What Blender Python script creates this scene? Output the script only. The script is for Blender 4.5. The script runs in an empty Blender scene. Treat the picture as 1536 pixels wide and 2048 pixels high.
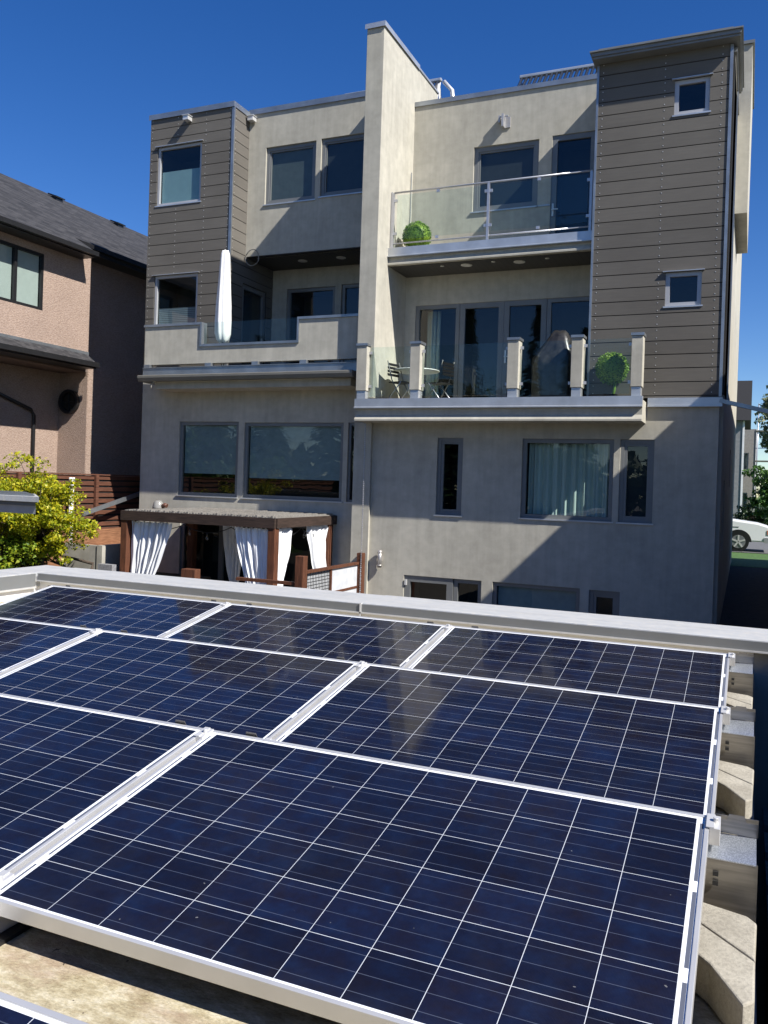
import bpy, bmesh, math, random
import numpy as np
from mathutils import Vector, Matrix
random.seed(7)
R = math.radians
sc = bpy.context.scene
COL = sc.collection
ORG = {}

# ------------------------------------------------------------------ mesh builder
class MB:
    def __init__(s): s.v = []; s.f = []; s.uv = {}; s.sm = set()
    def vert(s, p): s.v.append(tuple(p)); return len(s.v) - 1
    def face(s, pts, uv=None, smooth=False):
        i = [s.vert(p) for p in pts]; s.f.append(i)
        if uv: s.uv[len(s.f) - 1] = uv
        if smooth: s.sm.add(len(s.f) - 1)
    def box(s, x0, x1, y0, y1, z0, z1):
        if x0 > x1: x0, x1 = x1, x0
        if y0 > y1: y0, y1 = y1, y0
        if z0 > z1: z0, z1 = z1, z0
        b = len(s.v)
        for x in (x0, x1):
            for y in (y0, y1):
                for z in (z0, z1): s.v.append((x, y, z))
        for q in ((0, 1, 3, 2), (4, 6, 7, 5), (0, 4, 5, 1), (2, 3, 7, 6), (0, 2, 6, 4), (1, 5, 7, 3)):
            s.f.append([b + k for k in q])
        return s
    def hexa(s, p):       # p: 8 points, bottom 4 (ccw) then top 4
        b = len(s.v); s.v += [tuple(q) for q in p]
        for q in ((3, 2, 1, 0), (4, 5, 6, 7), (0, 1, 5, 4), (1, 2, 6, 5), (2, 3, 7, 6), (3, 0, 4, 7)):
            s.f.append([b + k for k in q])
        return s
    def obox(s, c, ax, ay, az):   # oriented box: centre, half-vectors
        c, ax, ay, az = map(Vector, (c, ax, ay, az))
        s.hexa([c - ax - ay - az, c + ax - ay - az, c + ax + ay - az, c - ax + ay - az,
                c - ax - ay + az, c + ax - ay + az, c + ax + ay + az, c - ax + ay + az]); return s
    def extx(s, prof, x0, x1):    # closed (y,z) profile extruded along x
        n = len(prof); b = len(s.v)
        for x in (x0, x1):
            for y, z in prof: s.v.append((x, y, z))
        for i in range(n):
            j = (i + 1) % n; s.f.append([b + i, b + j, b + n + j, b + n + i])
        s.f.append([b + i for i in range(n)][::-1]); s.f.append([b + n + i for i in range(n)])
        return s
    def exty(s, prof, y0, y1):    # closed (x,z) profile extruded along y
        n = len(prof); b = len(s.v)
        for y in (y0, y1):
            for x, z in prof: s.v.append((x, y, z))
        for i in range(n):
            j = (i + 1) % n; s.f.append([b + i, b + j, b + n + j, b + n + i])
        s.f.append([b + i for i in range(n)][::-1]); s.f.append([b + n + i for i in range(n)])
        return s
    def tube(s, pts, r, n=8, r1=None, caps=True):
        pts = [Vector(p) for p in pts]; m = len(pts); b = len(s.v)
        for k, p in enumerate(pts):
            d = (pts[min(k + 1, m - 1)] - pts[max(k - 1, 0)]).normalized()
            a = d.cross(Vector((0, 0, 1)) if abs(d.z) < .9 else Vector((1, 0, 0))).normalized(); c = d.cross(a)
            rr = r if r1 is None else r + (r1 - r) * k / (m - 1)
            for i in range(n):
                t = 2 * math.pi * i / n; s.v.append(tuple(p + a * math.cos(t) * rr + c * math.sin(t) * rr))
        for k in range(m - 1):
            for i in range(n):
                j = (i + 1) % n; s.f.append([b + k * n + i, b + k * n + j, b + (k + 1) * n + j, b + (k + 1) * n + i])
                s.sm.add(len(s.f) - 1)
        if caps:
            s.f.append([b + i for i in range(n)][::-1]); s.f.append([b + (m - 1) * n + i for i in range(n)])
        return s
    def lathe(s, c, prof, n=24, fn=None):   # prof list (r,z)
        b = len(s.v); c = Vector(c)
        for k, (r, z) in enumerate(prof):
            for i in range(n):
                t = 2 * math.pi * i / n; q = fn(t, k, r, z) if fn else (r, z)
                s.v.append((c.x + q[0] * math.cos(t), c.y + q[0] * math.sin(t), c.z + q[1]))
        for k in range(len(prof) - 1):
            for i in range(n):
                j = (i + 1) % n; s.f.append([b + k * n + i, b + k * n + j, b + (k + 1) * n + j, b + (k + 1) * n + i])
                s.sm.add(len(s.f) - 1)
        s.f.append([b + i for i in range(n)][::-1]); s.f.append([b + (len(prof) - 1) * n + i for i in range(n)])
        return s
    def ball(s, c, r, n=16, sq=(1, 1, 1)):
        m = n // 2; b = len(s.v)
        for k in range(m + 1):
            ph = math.pi * k / m
            for i in range(n):
                t = 2 * math.pi * i / n
                s.v.append((c[0] + r * sq[0] * math.sin(ph) * math.cos(t), c[1] + r * sq[1] * math.sin(ph) * math.sin(t), c[2] + r * sq[2] * math.cos(ph)))
        for k in range(m):
            for i in range(n):
                j = (i + 1) % n; s.f.append([b + k * n + i, b + (k + 1) * n + i, b + (k + 1) * n + j, b + k * n + j]); s.sm.add(len(s.f) - 1)
        return s
    def build(s, name, mat, parent=None, org=None, recalc=True, bevel=0):
        o0 = ORG.get(parent.name, Vector((0, 0, 0))) if parent else Vector(org or (0, 0, 0))
        me = bpy.data.meshes.new(name)
        me.from_pydata([tuple(Vector(p) - o0) for p in s.v], [], s.f)
        if s.uv:
            l = me.uv_layers.new(name='UVMap')
            for fi, uv in s.uv.items():
                for k, li in enumerate(me.polygons[fi].loop_indices): l.data[li].uv = uv[k]
        if s.sm:
            for i in s.sm: me.polygons[i].use_smooth = True
        me.materials.append(mat)
        if recalc:
            bm = bmesh.new(); bm.from_mesh(me); bmesh.ops.recalc_face_normals(bm, faces=bm.faces); bm.to_mesh(me); bm.free()
        ob = bpy.data.objects.new(name, me); COL.objects.link(ob)
        if parent: ob.parent = parent
        else: ob.location = o0
        ORG[ob.name] = o0
        if bevel:
            md = ob.modifiers.new('Bevel', 'BEVEL'); md.width = bevel; md.segments = 2; md.limit_method = 'ANGLE'
        return ob

def tag(o, label=None, cat=None, group=None, kind=None):
    if label: o['label'] = label
    if cat: o['category'] = cat
    if group: o['group'] = group
    if kind: o['kind'] = kind
    return o
def thing(name, loc, label, cat, group=None):
    o = bpy.data.objects.new(name, None); COL.objects.link(o); o.location = loc; o.empty_display_size = .2
    ORG[o.name] = Vector(loc); return tag(o, label, cat, group)
def copy_tree(o, parent=None):
    c = o.copy(); COL.objects.link(c)
    if parent: c.parent = parent
    for ch in [q for q in bpy.data.objects if q.parent == o]: copy_tree(ch, c)
    ORG[c.name] = ORG[o.name]
    return c

# ------------------------------------------------------------------ materials
class NG:
    def __init__(s, name):
        s.m = bpy.data.materials.new(name); s.m.use_nodes = True; s.t = s.m.node_tree; s.t.nodes.clear()
        s.out = s.n('ShaderNodeOutputMaterial')
    def n(s, t, **k):
        x = s.t.nodes.new(t)
        for a, b in k.items(): setattr(x, a, b)
        return x
    def l(s, a, b): s.t.links.new(a, b)
    def set(s, sock, v):
        if isinstance(v, bpy.types.NodeSocket): s.l(v, sock)
        else: sock.default_value = v
    def M(s, op, a, b=None, c=None):
        x = s.n('ShaderNodeMath', operation=op); s.set(x.inputs[0], a)
        if b is not None: s.set(x.inputs[1], b)
        if c is not None: s.set(x.inputs[2], c)
        return x.outputs[0]
    def mix(s, f, a, b, bt='MIX'):
        x = s.n('ShaderNodeMix', data_type='RGBA', blend_type=bt); s.set(x.inputs[0], f)
        for k, v in ((6, a), (7, b)):
            s.set(x.inputs[k], v if isinstance(v, bpy.types.NodeSocket) else (*v, 1))
        return x.outputs[2]
    def noise(s, vec, scale, detail=3, rough=.5):
        x = s.n('ShaderNodeTexNoise'); s.l(vec, x.inputs['Vector']); x.inputs['Scale'].default_value = scale
        x.inputs['Detail'].default_value = detail; x.inputs['Roughness'].default_value = rough; return x
    def ramp(s, f, stops):
        x = s.n('ShaderNodeValToRGB'); s.l(f, x.inputs[0]); e = x.color_ramp.elements
        while len(e) < len(stops): e.new(.5)
        for k, (p, c) in enumerate(stops):
            e[k].position = p; e[k].color = (*c, 1) if hasattr(c, '__len__') else (c, c, c, 1)
        return x.outputs[0]
    def coord(s, scale=None, kind='world'):
        if kind == 'world': v = s.n('ShaderNodeNewGeometry').outputs['Position']
        elif kind == 'uv': v = s.n('ShaderNodeTexCoord').outputs['UV']
        else: v = s.n('ShaderNodeTexCoord').outputs['Object']
        if scale:
            mp = s.n('ShaderNodeMapping'); s.l(v, mp.inputs[0]); mp.inputs['Scale'].default_value = scale; v = mp.outputs[0]
        return v
    def pbr(s, base, rough=.5, metal=0, bump=None, bstr=.3, bdist=.01, spec=.5, coat=0, normal=None):
        p = s.n('ShaderNodeBsdfPrincipled')
        s.set(p.inputs['Base Color'], base if isinstance(base, bpy.types.NodeSocket) else (*base, 1))
        s.set(p.inputs['Roughness'], rough); s.set(p.inputs['Metallic'], metal)
        p.inputs['Specular IOR Level'].default_value = spec
        p.inputs['Coat Weight'].default_value = coat; p.inputs['Coat Roughness'].default_value = .02
        if bump is not None:
            b = s.n('ShaderNodeBump'); b.inputs['Strength'].default_value = bstr; b.inputs['Distance'].default_value = bdist
            s.l(bump, b.inputs['Height']); s.l(b.outputs[0], p.inputs['Normal'])
        s.l(p.outputs[0], s.out.inputs[0]); s.p = p; return s.m

def m_plain(name, col, rough=.5, metal=0, var=.12, scale=6, spec=.5, bstr=0):
    g = NG(name); v = g.coord(); n = g.noise(v, scale, 4).outputs[0]
    c2 = tuple(x * (1 - var) for x in col); c1 = tuple(min(1, x * (1 + var)) for x in col)
    c = g.ramp(n, [(.3, c2), (.7, c1)])
    return g.pbr(c, rough, metal, bump=n if bstr else None, bstr=bstr, bdist=.005, spec=spec)

def m_stucco(name, col, var=.12):
    g = NG(name); v = g.coord(); big = g.noise(v, .9, 5, .6).outputs[0]; mid = g.noise(v, 5, 4).outputs[0]; fine = g.noise(v, 70, 3, .6).outputs[0]
    st = g.noise(g.coord((7, 7, .55)), 1.0, 4, .6).outputs[0]
    a = g.ramp(big, [(.3, tuple(x * (1 - var) for x in col)), (.7, tuple(x * (1 + var) for x in col))])
    b = g.mix(.35, a, g.ramp(mid, [(.3, .72), (.7, 1.12)]), 'MULTIPLY')
    b = g.mix(.3, b, g.ramp(st, [(.35, .7), (.62, 1.06)]), 'MULTIPLY'); tr = g.noise(g.coord((1, 1, 1.6)), 2.6, 6, .75).outputs[0]; b = g.mix(.22, b, g.ramp(tr, [(.4, .8), (.5, 1.0), (.62, 1.12)]), 'MULTIPLY')
    h = g.M('ADD', g.M('MULTIPLY', mid, .6), fine)
    return g.pbr(b, .9, bump=h, bstr=.35, bdist=.006, spec=.2)

MT = {}
MT['stucco'] = m_stucco('stucco', (.448, .422, .352), .085)
g = NG('tan_stucco'); v = g.coord((1, .5, 1.6)); n1 = g.noise(v, 34, 3, .6); n2 = g.noise(g.coord(), 1.2, 4)
w = g.ramp(n1.outputs[0], [(.38, (.30, .215, .168)), (.6, (.40, .302, .243))])
MT['tan'] = g.pbr(g.mix(.3, w, g.ramp(n2.outputs[0], [(.3, .7), (.7, 1.1)]), 'MULTIPLY'), .9, bump=n1.outputs[0], bstr=.8, bdist=.03, spec=.2)
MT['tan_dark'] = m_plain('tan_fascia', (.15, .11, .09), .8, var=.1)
g = NG('siding'); v = g.coord((.5, .5, 6)); n1 = g.noise(v, 5, 4, .6).outputs[0]; n2 = g.noise(g.coord(), .8, 4).outputs[0]
isl = g.n('ShaderNodeNewGeometry').outputs['Random Per Island']
c = g.ramp(n2, [(.3, (.119, .108, .093)), (.7, (.141, .129, .111))])
c = g.mix(.5, c, g.ramp(isl, [(0, .8), (1, 1.1)]), 'MULTIPLY')
c = g.mix(.4, c, g.ramp(n1, [(.3, .8), (.7, 1.08)]), 'MULTIPLY')
MT['siding'] = g.pbr(c, .7, bump=n1, bstr=.08, bdist=.003, spec=.3)
MT['gap'] = m_plain('joint_backing', (.02, .019, .017), .9)
MT['flash'] = m_plain('galvanised_flashing', (.33, .35, .365), .38, .75, .16, 3)
MT['flash_light'] = m_plain('light_metal_flashing', (.52, .535, .55), .38, .6, .12, 3)
MT['gutter'] = m_plain('taupe_gutter_metal', (.17, .16, .135), .4, .1, .08, 3)
MT['frame'] = m_plain('window_frame_metal', (.175, .18, .178), .42, .15, .06, 3)
MT['frame_light'] = m_plain('window_frame_light', (.42, .42, .43), .4, .2, .05, 3)
MT['black'] = m_plain('black_metal', (.015, .015, .016), .4, .1)
MT['white_alu'] = m_plain('brushed_aluminium', (.66, .65, .63), .42, .45, .08, 12)
MT['rail'] = m_plain('grey_rail_metal', (.5, .5, .52), .35, .6, .06, 10)
MT['screw'] = m_plain('screw_head_metal', (.55, .53, .48), .4, .4)
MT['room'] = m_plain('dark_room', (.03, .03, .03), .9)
MT['soffit'] = None
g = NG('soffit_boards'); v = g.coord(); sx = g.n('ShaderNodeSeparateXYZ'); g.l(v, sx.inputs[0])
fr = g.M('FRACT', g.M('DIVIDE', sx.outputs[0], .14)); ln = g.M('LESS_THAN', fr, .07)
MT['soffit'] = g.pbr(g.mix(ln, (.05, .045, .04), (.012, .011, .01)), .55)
def m_glass(name, tint, ior=1.75, rough=0.0, wav=0.0):
    g = NG(name); fr = g.n('ShaderNodeFresnel'); bf = g.n('ShaderNodeNewGeometry').outputs['Backfacing']; g.l(g.M('ADD', ior, g.M('MULTIPLY', bf, 1 / ior - ior)), fr.inputs[0])
    t = g.n('ShaderNodeBsdfTransparent'); t.inputs[0].default_value = (*tint, 1)
    gl = g.n('ShaderNodeBsdfGlossy'); gl.inputs['Roughness'].default_value = rough
    if wav:
        n = g.noise(g.coord(), 1.3, 2).outputs[0]; b = g.n('ShaderNodeBump'); b.inputs['Strength'].default_value = wav; b.inputs['Distance'].default_value = .02
        g.l(n, b.inputs['Height']); g.l(b.outputs[0], gl.inputs['Normal'])
    mx = g.n('ShaderNodeMixShader'); g.l(fr.outputs[0], mx.inputs[0]); g.l(t.outputs[0], mx.inputs[1]); g.l(gl.outputs[0], mx.inputs[2])
    g.l(mx.outputs[0], g.out.inputs[0]); return g.m
MT['pane'] = m_glass('window_glass', (.74, .82, .81), 1.72, .0, .1)
MT['rail_glass'] = m_glass('railing_glass', (.92, .965, .95), 1.36)
MT['frost'] = m_plain('frosted_glass', (.30, .42, .44), .25, 0, .04)
MT['blind'] = m_plain('roller_blind', (.30, .35, .36), .8, 0, .1)
MT['blind_mid'] = m_plain('grey_screen', (.10, .115, .115), .8, 0, .1)
MT['pale_blind'] = m_plain('pale_blind', (.50, .50, .46), .8, 0, .05)
MT['blind_dark'] = m_plain('dark_roller_screen', (.03, .035, .04), .8, 0, .1)
g = NG('blind_slats'); sx = g.n('ShaderNodeSeparateXYZ'); g.l(g.coord(), sx.inputs[0]); f = g.M('FRACT', g.M('DIVIDE', sx.outputs[2], .05))
MT['slats'] = g.pbr(g.ramp(f, [(0, (.05, .06, .07)), (.5, (.26, .3, .34)), (1, (.2, .24, .28))]), .6)
g = NG('drape'); sx = g.n('ShaderNodeSeparateXYZ'); g.l(g.coord(), sx.inputs[0])
MT['drape'] = g.pbr((.62, .70, .64), .85)
MT['curtain'] = m_plain('white_curtain_cloth', (.78, .79, .8), .85, 0, .03)
MT['wood'] = None
def m_wood(name, c1, c2, axis=(1, 1, 8), sc_=6):
    g = NG(name); n = g.noise(g.coord(axis), sc_, 5, .65).outputs[0]; k = g.noise(g.coord(), 1.5, 3).outputs[0]
    c = g.ramp(n, [(.3, c1), (.7, c2)]); c = g.mix(.5, c, g.ramp(k, [(.3, .65), (.7, 1.15)]), 'MULTIPLY')
    return g.pbr(c, .7, bump=n, bstr=.3, bdist=.004, spec=.3)
MT['wood'] = m_wood('stained_cedar', (.05, .02, .012), (.17, .065, .032), (8, 8, .6))
MT['wood_h'] = m_wood('stained_cedar_beam', (.022, .015, .012), (.065, .042, .032), (.6, .6, 8))
MT['fence'] = m_wood('fence_board', (.065, .025, .015), (.17, .072, .042), (1, .5, 9))
MT['wood_grey'] = m_wood('weathered_slats', (.12, .11, .10), (.3, .28, .25), (1, 8, 1))
MT['concrete'] = m_plain('cast_concrete', (.36, .34, .29), .9, 0, .18, 3, .2, .2)
g = NG('paver_concrete'); v = g.coord(); n1 = g.noise(v, 90, 4, .7).outputs[0]; n2 = g.noise(v, 9, 4).outputs[0]
c = g.mix(.55, g.ramp(n2, [(.3, (.30, .275, .225)), (.7, (.41, .38, .315))]), g.ramp(n1, [(.35, .72), (.6, 1.1)]), 'MULTIPLY')
MT['paver'] = g.pbr(c, .95, bump=n1, bstr=.5, bdist=.006, spec=.15)
g = NG('steel_sheet'); v = g.coord((1, 1, 14)); n1 = g.noise(v, 6, 4, .6).outputs[0]; n2 = g.noise(g.coord(), 25, 3, .7).outputs[0]
MT['sheet'] = g.pbr(g.ramp(n1, [(.3, (.25, .235, .21)), (.7, (.38, .355, .32))]), .36, .8, bump=n2, bstr=.05, bdist=.002)
g = NG('spangled_ledge'); vo = g.n('ShaderNodeTexVoronoi'); g.l(g.coord(), vo.inputs['Vector']); vo.inputs['Scale'].default_value = 260
MT['ledge'] = g.pbr(g.ramp(vo.outputs['Distance'], [(.1, (.75, .78, .82)), (.7, (.45, .48, .52))]), .4, .8)
MT['foliage'] = None
def m_leaf(name, c1, c2, c3=None, tr=.35):
    g = NG(name); isl = g.n('ShaderNodeNewGeometry').outputs['Random Per Island']
    st = [(0, c1), (.55, c2)] + ([(1, c3)] if c3 else [])
    c = g.ramp(isl, st); p = g.n('ShaderNodeBsdfPrincipled'); g.l(c, p.inputs['Base Color']); p.inputs['Roughness'].default_value = .5
    t = g.n('ShaderNodeBsdfTranslucent'); g.l(c, t.inputs[0]); mx = g.n('ShaderNodeMixShader'); mx.inputs[0].default_value = tr
    g.l(p.outputs[0], mx.inputs[1]); g.l(t.outputs[0], mx.inputs[2]); g.l(mx.outputs[0], g.out.inputs[0]); return g.m
MT['leaf_gold'] = m_leaf('golden_leaves', (.16, .24, .012), (.42, .43, .015), (.62, .52, .02), .4)
MT['leaf_lime'] = m_leaf('lime_leaves', (.07, .15, .012), (.24, .33, .02), (.42, .44, .03), .35)
MT['leaf_green'] = m_leaf('green_leaves', (.035, .09, .02), (.07, .16, .03), (.12, .22, .04))
MT['leaf_dark'] = m_leaf('dark_leaves', (.014, .035, .012), (.03, .06, .02), (.05, .09, .03), .15)
MT['leaf_pale'] = m_leaf('pale_birch_leaves', (.12, .15, .07), (.2, .24, .12), (.28, .3, .18))
MT['topiary'] = m_leaf('topiary_green', (.05, .11, .008), (.14, .25, .02), (.28, .42, .045), .2)
MT['bark'] = m_plain('bark', (.07, .05, .035), .9, 0, .3, 12)
MT['bark_white'] = m_plain('birch_bark', (.5, .49, .46), .8, 0, .3, 12)
MT['soil'] = m_plain('soil', (.03, .024, .018), .95, 0, .4, 8)
MT['grass'] = m_plain('grass_ground', (.055, .12, .025), .9, 0, .35, 9)
MT['asphalt'] = m_plain('asphalt', (.12, .12, .12), .9, 0, .15, 9)
MT['gravel'] = m_plain('gravel_ground', (.13, .115, .09), .95, 0, .35, 30)
MT['cover'] = m_plain('grill_cover_fabric', (.024, .023, .022), .34, 0, .6, 9, .5, .4)
MT['cloth_w'] = m_plain('parasol_cloth', (.78, .77, .75), .85, 0, .04, 9)
MT['shingle'] = None
g = NG('shingles'); b = g.n('ShaderNodeTexBrick'); g.l(g.coord(kind='uv'), b.inputs['Vector'])
b.inputs['Scale'].default_value = 1; b.inputs['Brick Width'].default_value = .30; b.inputs['Row Height'].default_value = .14
b.inputs['Mortar Size'].default_value = .009; b.inputs['Color1'].default_value = (.014, .014, .016, 1); b.inputs['Color2'].default_value = (.05, .048, .05, 1); b.inputs['Mortar'].default_value = (.012, .012, .013, 1)
n = g.noise(g.coord(), 40, 3).outputs[0]
MT['shingle'] = g.pbr(g.mix(.5, b.outputs[0], g.ramp(n, [(.3, .6), (.7, 1.3)]), 'MULTIPLY'), .9, bump=n, bstr=.4, bdist=.01)
# roof membrane: white/cream with tan grime and pink-brown ponding stains
g = NG('roof_membrane'); v = g.coord()
wv = g.noise(g.coord((1, 1.9, 1)), 15, 6, .75).outputs[0]; st = g.noise(g.coord((1, 2.2, 1)), 3.1, 5, .6).outputs[0]; fine = g.noise(g.coord((1, 2, 1)), 75, 5, .8); 
fo = fine.outputs[0]; spot = g.noise(v, 34, 2).outputs[0]
c = g.ramp(wv, [(.3, (.26, .20, .11)), (.5, (.48, .415, .27)), (.68, (.68, .62, .48))])
c = g.mix(g.ramp(st, [(.55, 0.0), (.68, .55)]), c, (.36, .25, .19))
c = g.mix(.5, c, g.ramp(fo, [(.36, .5), (.6, 1.15)]), 'MULTIPLY')
c = g.mix(g.ramp(spot, [(.735, 0.0), (.75, .85)]), c, (.03, .02, .015))
MT['membrane'] = g.pbr(c, .75, bump=fo, bstr=.5, bdist=.006)
MT['membrane_white'] = m_plain('white_membrane', (.80, .79, .77), .6, 0, .05, 2, .4, .06)
g = NG('coping_metal'); v = g.coord(); n1 = g.noise(g.coord((.6, 3, 1)), 4, 5, .7).outputs[0]; n2 = g.noise(g.coord((2.5, 12, 1)), 6, 5, .7).outputs[0]
c = g.ramp(n1, [(.3, (.40, .405, .40)), (.7, (.50, .505, .50))]); c = g.mix(g.ramp(n2, [(.5, 0.0), (.62, .6)]), c, (.58, .545, .48))
MT['coping'] = g.pbr(c, g.ramp(n2, [(.4, .5), (.7, .7)]), .12, bump=n2, bstr=.12, bdist=.003)
MT['coping_far'] = MT['coping']

# solar cells
g = NG('solar_cells'); uv = g.coord(kind='uv'); sx = g.n('ShaderNodeSeparateXYZ'); g.l(uv, sx.inputs[0]); U, V = sx.outputs[0], sx.outputs[1]
P = .1585
cu = g.M('DIVIDE', g.M('SUBTRACT', U, .0325), P); cv = g.M('DIVIDE', g.M('SUBTRACT', V, .0205), P)
fu, fv = g.M('FRACT', cu), g.M('FRACT', cv)
def edge(f, w): return g.M('GREATER_THAN', g.M('ABSOLUTE', g.M('SUBTRACT', f, .5)), .5 - w)
line = g.M('MAXIMUM', edge(fu, .0048), edge(fv, .0048))
outs = g.M('MAXIMUM', g.M('GREATER_THAN', g.M('ABSOLUTE', g.M('SUBTRACT', cu, 5)), 5.0), g.M('GREATER_THAN', g.M('ABSOLUTE', g.M('SUBTRACT', cv, 3)), 3.0))
white = g.M('MAXIMUM', line, outs)
bus = g.M('LESS_THAN', g.M('ABSOLUTE', g.M('SUBTRACT', g.M('FRACT', g.M('MULTIPLY', fv, 3)), .5)), .018)
bus = g.M('MULTIPLY', bus, g.M('SUBTRACT', 1, outs))
fing = g.M('LESS_THAN', g.M('FRACT', g.M('MULTIPLY', fu, 60)), .2)
# silver ribbons in the white margin; their dark reflection is put into the colour
def strips(off):
    q = g.M('FRACT', g.M('DIVIDE', g.M('ADD', cv, off), 2)); a = g.M('LESS_THAN', g.M('ABSOLUTE', g.M('SUBTRACT', q, .5)), .43)
    return g.M('MULTIPLY', a, g.M('MULTIPLY', g.M('GREATER_THAN', cv, .12), g.M('LESS_THAN', cv, 5.88)))
rR = g.M('MULTIPLY', g.M('LESS_THAN', g.M('ABSOLUTE', g.M('SUBTRACT', cu, 10.085)), .03), strips(0))
rL = g.M('MULTIPLY', g.M('LESS_THAN', g.M('ABSOLUTE', g.M('SUBTRACT', cu, -.085)), .022), strips(1))
rib = g.M('MAXIMUM', rR, rL)
oi = g.n('ShaderNodeObjectInfo').outputs['Random']
cmb = g.n('ShaderNodeCombineXYZ'); g.l(g.M('FLOOR', cu), cmb.inputs[0]); g.l(g.M('FLOOR', cv), cmb.inputs[1]); g.l(g.M('MULTIPLY', oi, 50), cmb.inputs[2])
wn = g.n('ShaderNodeTexWhiteNoise', noise_dimensions='3D'); g.l(cmb.outputs[0], wn.inputs[0])
off = g.n('ShaderNodeVectorMath', operation='MULTIPLY_ADD'); g.l(uv, off.inputs[0]); off.inputs[1].default_value = (1, 1, 1); g.l(wn.outputs['Color'], off.inputs[2])
nz = g.noise(off.outputs[0], 11, 3, .6).outputs[0]; gr = g.noise(uv, 55, 2, .8).outputs[0]
cell = g.ramp(nz, [(.25, (.0055, .0042, .009)), (.5, (.004, .0055, .018)), (.8, (.004, .010, .034))])
cell = g.mix(.7, cell, g.ramp(wn.outputs['Value'], [(0, .6), (1, 1.45)]), 'MULTIPLY')
cell = g.mix(.25, cell, g.ramp(gr, [(.35, .6), (.65, 1.4)]), 'MULTIPLY')
cell = g.mix(g.M('MULTIPLY', fing, .1), cell, (.05, .06, .09))
cell = g.mix(g.M('MULTIPLY', bus, .42), cell, (.12, .14, .19))
dst = g.noise(g.coord(), 3.2, 6, .75).outputs[0]; spt = g.noise(g.coord(), 60, 2).outputs[0]
low = g.M('POWER', g.M('SUBTRACT', 1, g.M('MINIMUM', 1, g.M('MULTIPLY', V, 9))), 2)
cell = g.mix(g.M('MULTIPLY', g.M('ADD', g.M('MULTIPLY', low, .5), g.ramp(dst, [(.48, 0.0), (.75, .5)])), .02), cell, (.5, .47, .42))
cell = g.mix(g.ramp(spt, [(.77, 0.0), (.79, .4)]), cell, (.3, .3, .28))
wcol = g.mix(outs, (.56, .58, .61), (.78, .79, .80))
c = g.mix(white, cell, wcol); c = g.mix(rib, c, (.10, .11, .14))
MT['cells'] = g.pbr(c, .6, 0, spec=.08, coat=1)
g.p.inputs['Coat IOR'].default_value = 1.24; g.p.inputs['Coat Roughness'].default_value = .05
dn = g.noise(g.coord((1, 1, 1)), 2.2, 5, .7).outputs[0]
MT['alu'] = m_plain('anodised_aluminium', (.60, .595, .59), .42, .5, .09, 5)
MT['alu_side'] = m_plain('anodised_aluminium_worn', (.60, .57, .52), .45, .55, .1, 7)

# ------------------------------------------------------------------ camera and light
fpx, pit, roll, yaw, CX, CY = 1695.8, -.0052, .0324, .4074, 766.9, 975.6
cy_, sy_ = math.cos(yaw), math.sin(yaw)
fwd = Vector((-sy_ * math.cos(pit), cy_ * math.cos(pit), math.sin(pit))); rgt = Vector((cy_, sy_, 0)); upv = rgt.cross(fwd)
r2 = rgt * math.cos(roll) + upv * math.sin(roll); u2 = upv * math.cos(roll) - rgt * math.sin(roll)
cam = bpy.data.objects.new('Camera', bpy.data.cameras.new('Camera')); COL.objects.link(cam)
cam.matrix_world = Matrix(((r2.x, u2.x, -fwd.x, 0), (r2.y, u2.y, -fwd.y, 0), (r2.z, u2.z, -fwd.z, 0), (0, 0, 0, 1)))
cam.data.sensor_fit = 'VERTICAL'; cam.data.sensor_height = 36; cam.data.sensor_width = 27; cam.data.lens = 36 * fpx / 2048
cam.data.shift_x = (768 - CX) / 2048; cam.data.shift_y = (CY - 1024) / 2048
cam.data.clip_start = .05; cam.data.clip_end = 3000
sc.camera = cam
SUN = Vector((1, -.34, 1.01)).normalized()
elev = math.asin(SUN.z)
sun = bpy.data.objects.new('sun', bpy.data.lights.new('sun', 'SUN')); COL.objects.link(sun)
sun.data.energy = 5.0; sun.data.angle = R(.53); sun.data.color = (1, .965, .91)
sun.rotation_euler = SUN.to_track_quat('Z', 'Y').to_euler(); sun.location = (10, -5, 15)
w = bpy.data.worlds.new('World'); sc.world = w; w.use_nodes = True
wn_ = w.node_tree; bg = wn_.nodes['Background']; sky = wn_.nodes.new('ShaderNodeTexSky'); sky.sky_type = 'NISHITA'
sky.sun_disc = False; sky.sun_elevation = elev; sky.sun_rotation = math.atan2(SUN.x, SUN.y)
sky.altitude = 1100; sky.air_density = 1.0; sky.dust_density = .1; sky.ozone_density = 3.0
bg.inputs[1].default_value = .073
hs = wn_.nodes.new('ShaderNodeHueSaturation'); hs.inputs['Saturation'].default_value = 1.33; hs.inputs['Hue'].default_value = .514; hs.inputs['Value'].default_value = 1.1
wn_.links.new(sky.outputs[0], hs.inputs['Color']); wn_.links.new(hs.outputs[0], bg.inputs[0])
sc.view_settings.view_transform = 'Standard'; sc.view_settings.look = 'None'; sc.view_settings.exposure = .72

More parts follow.
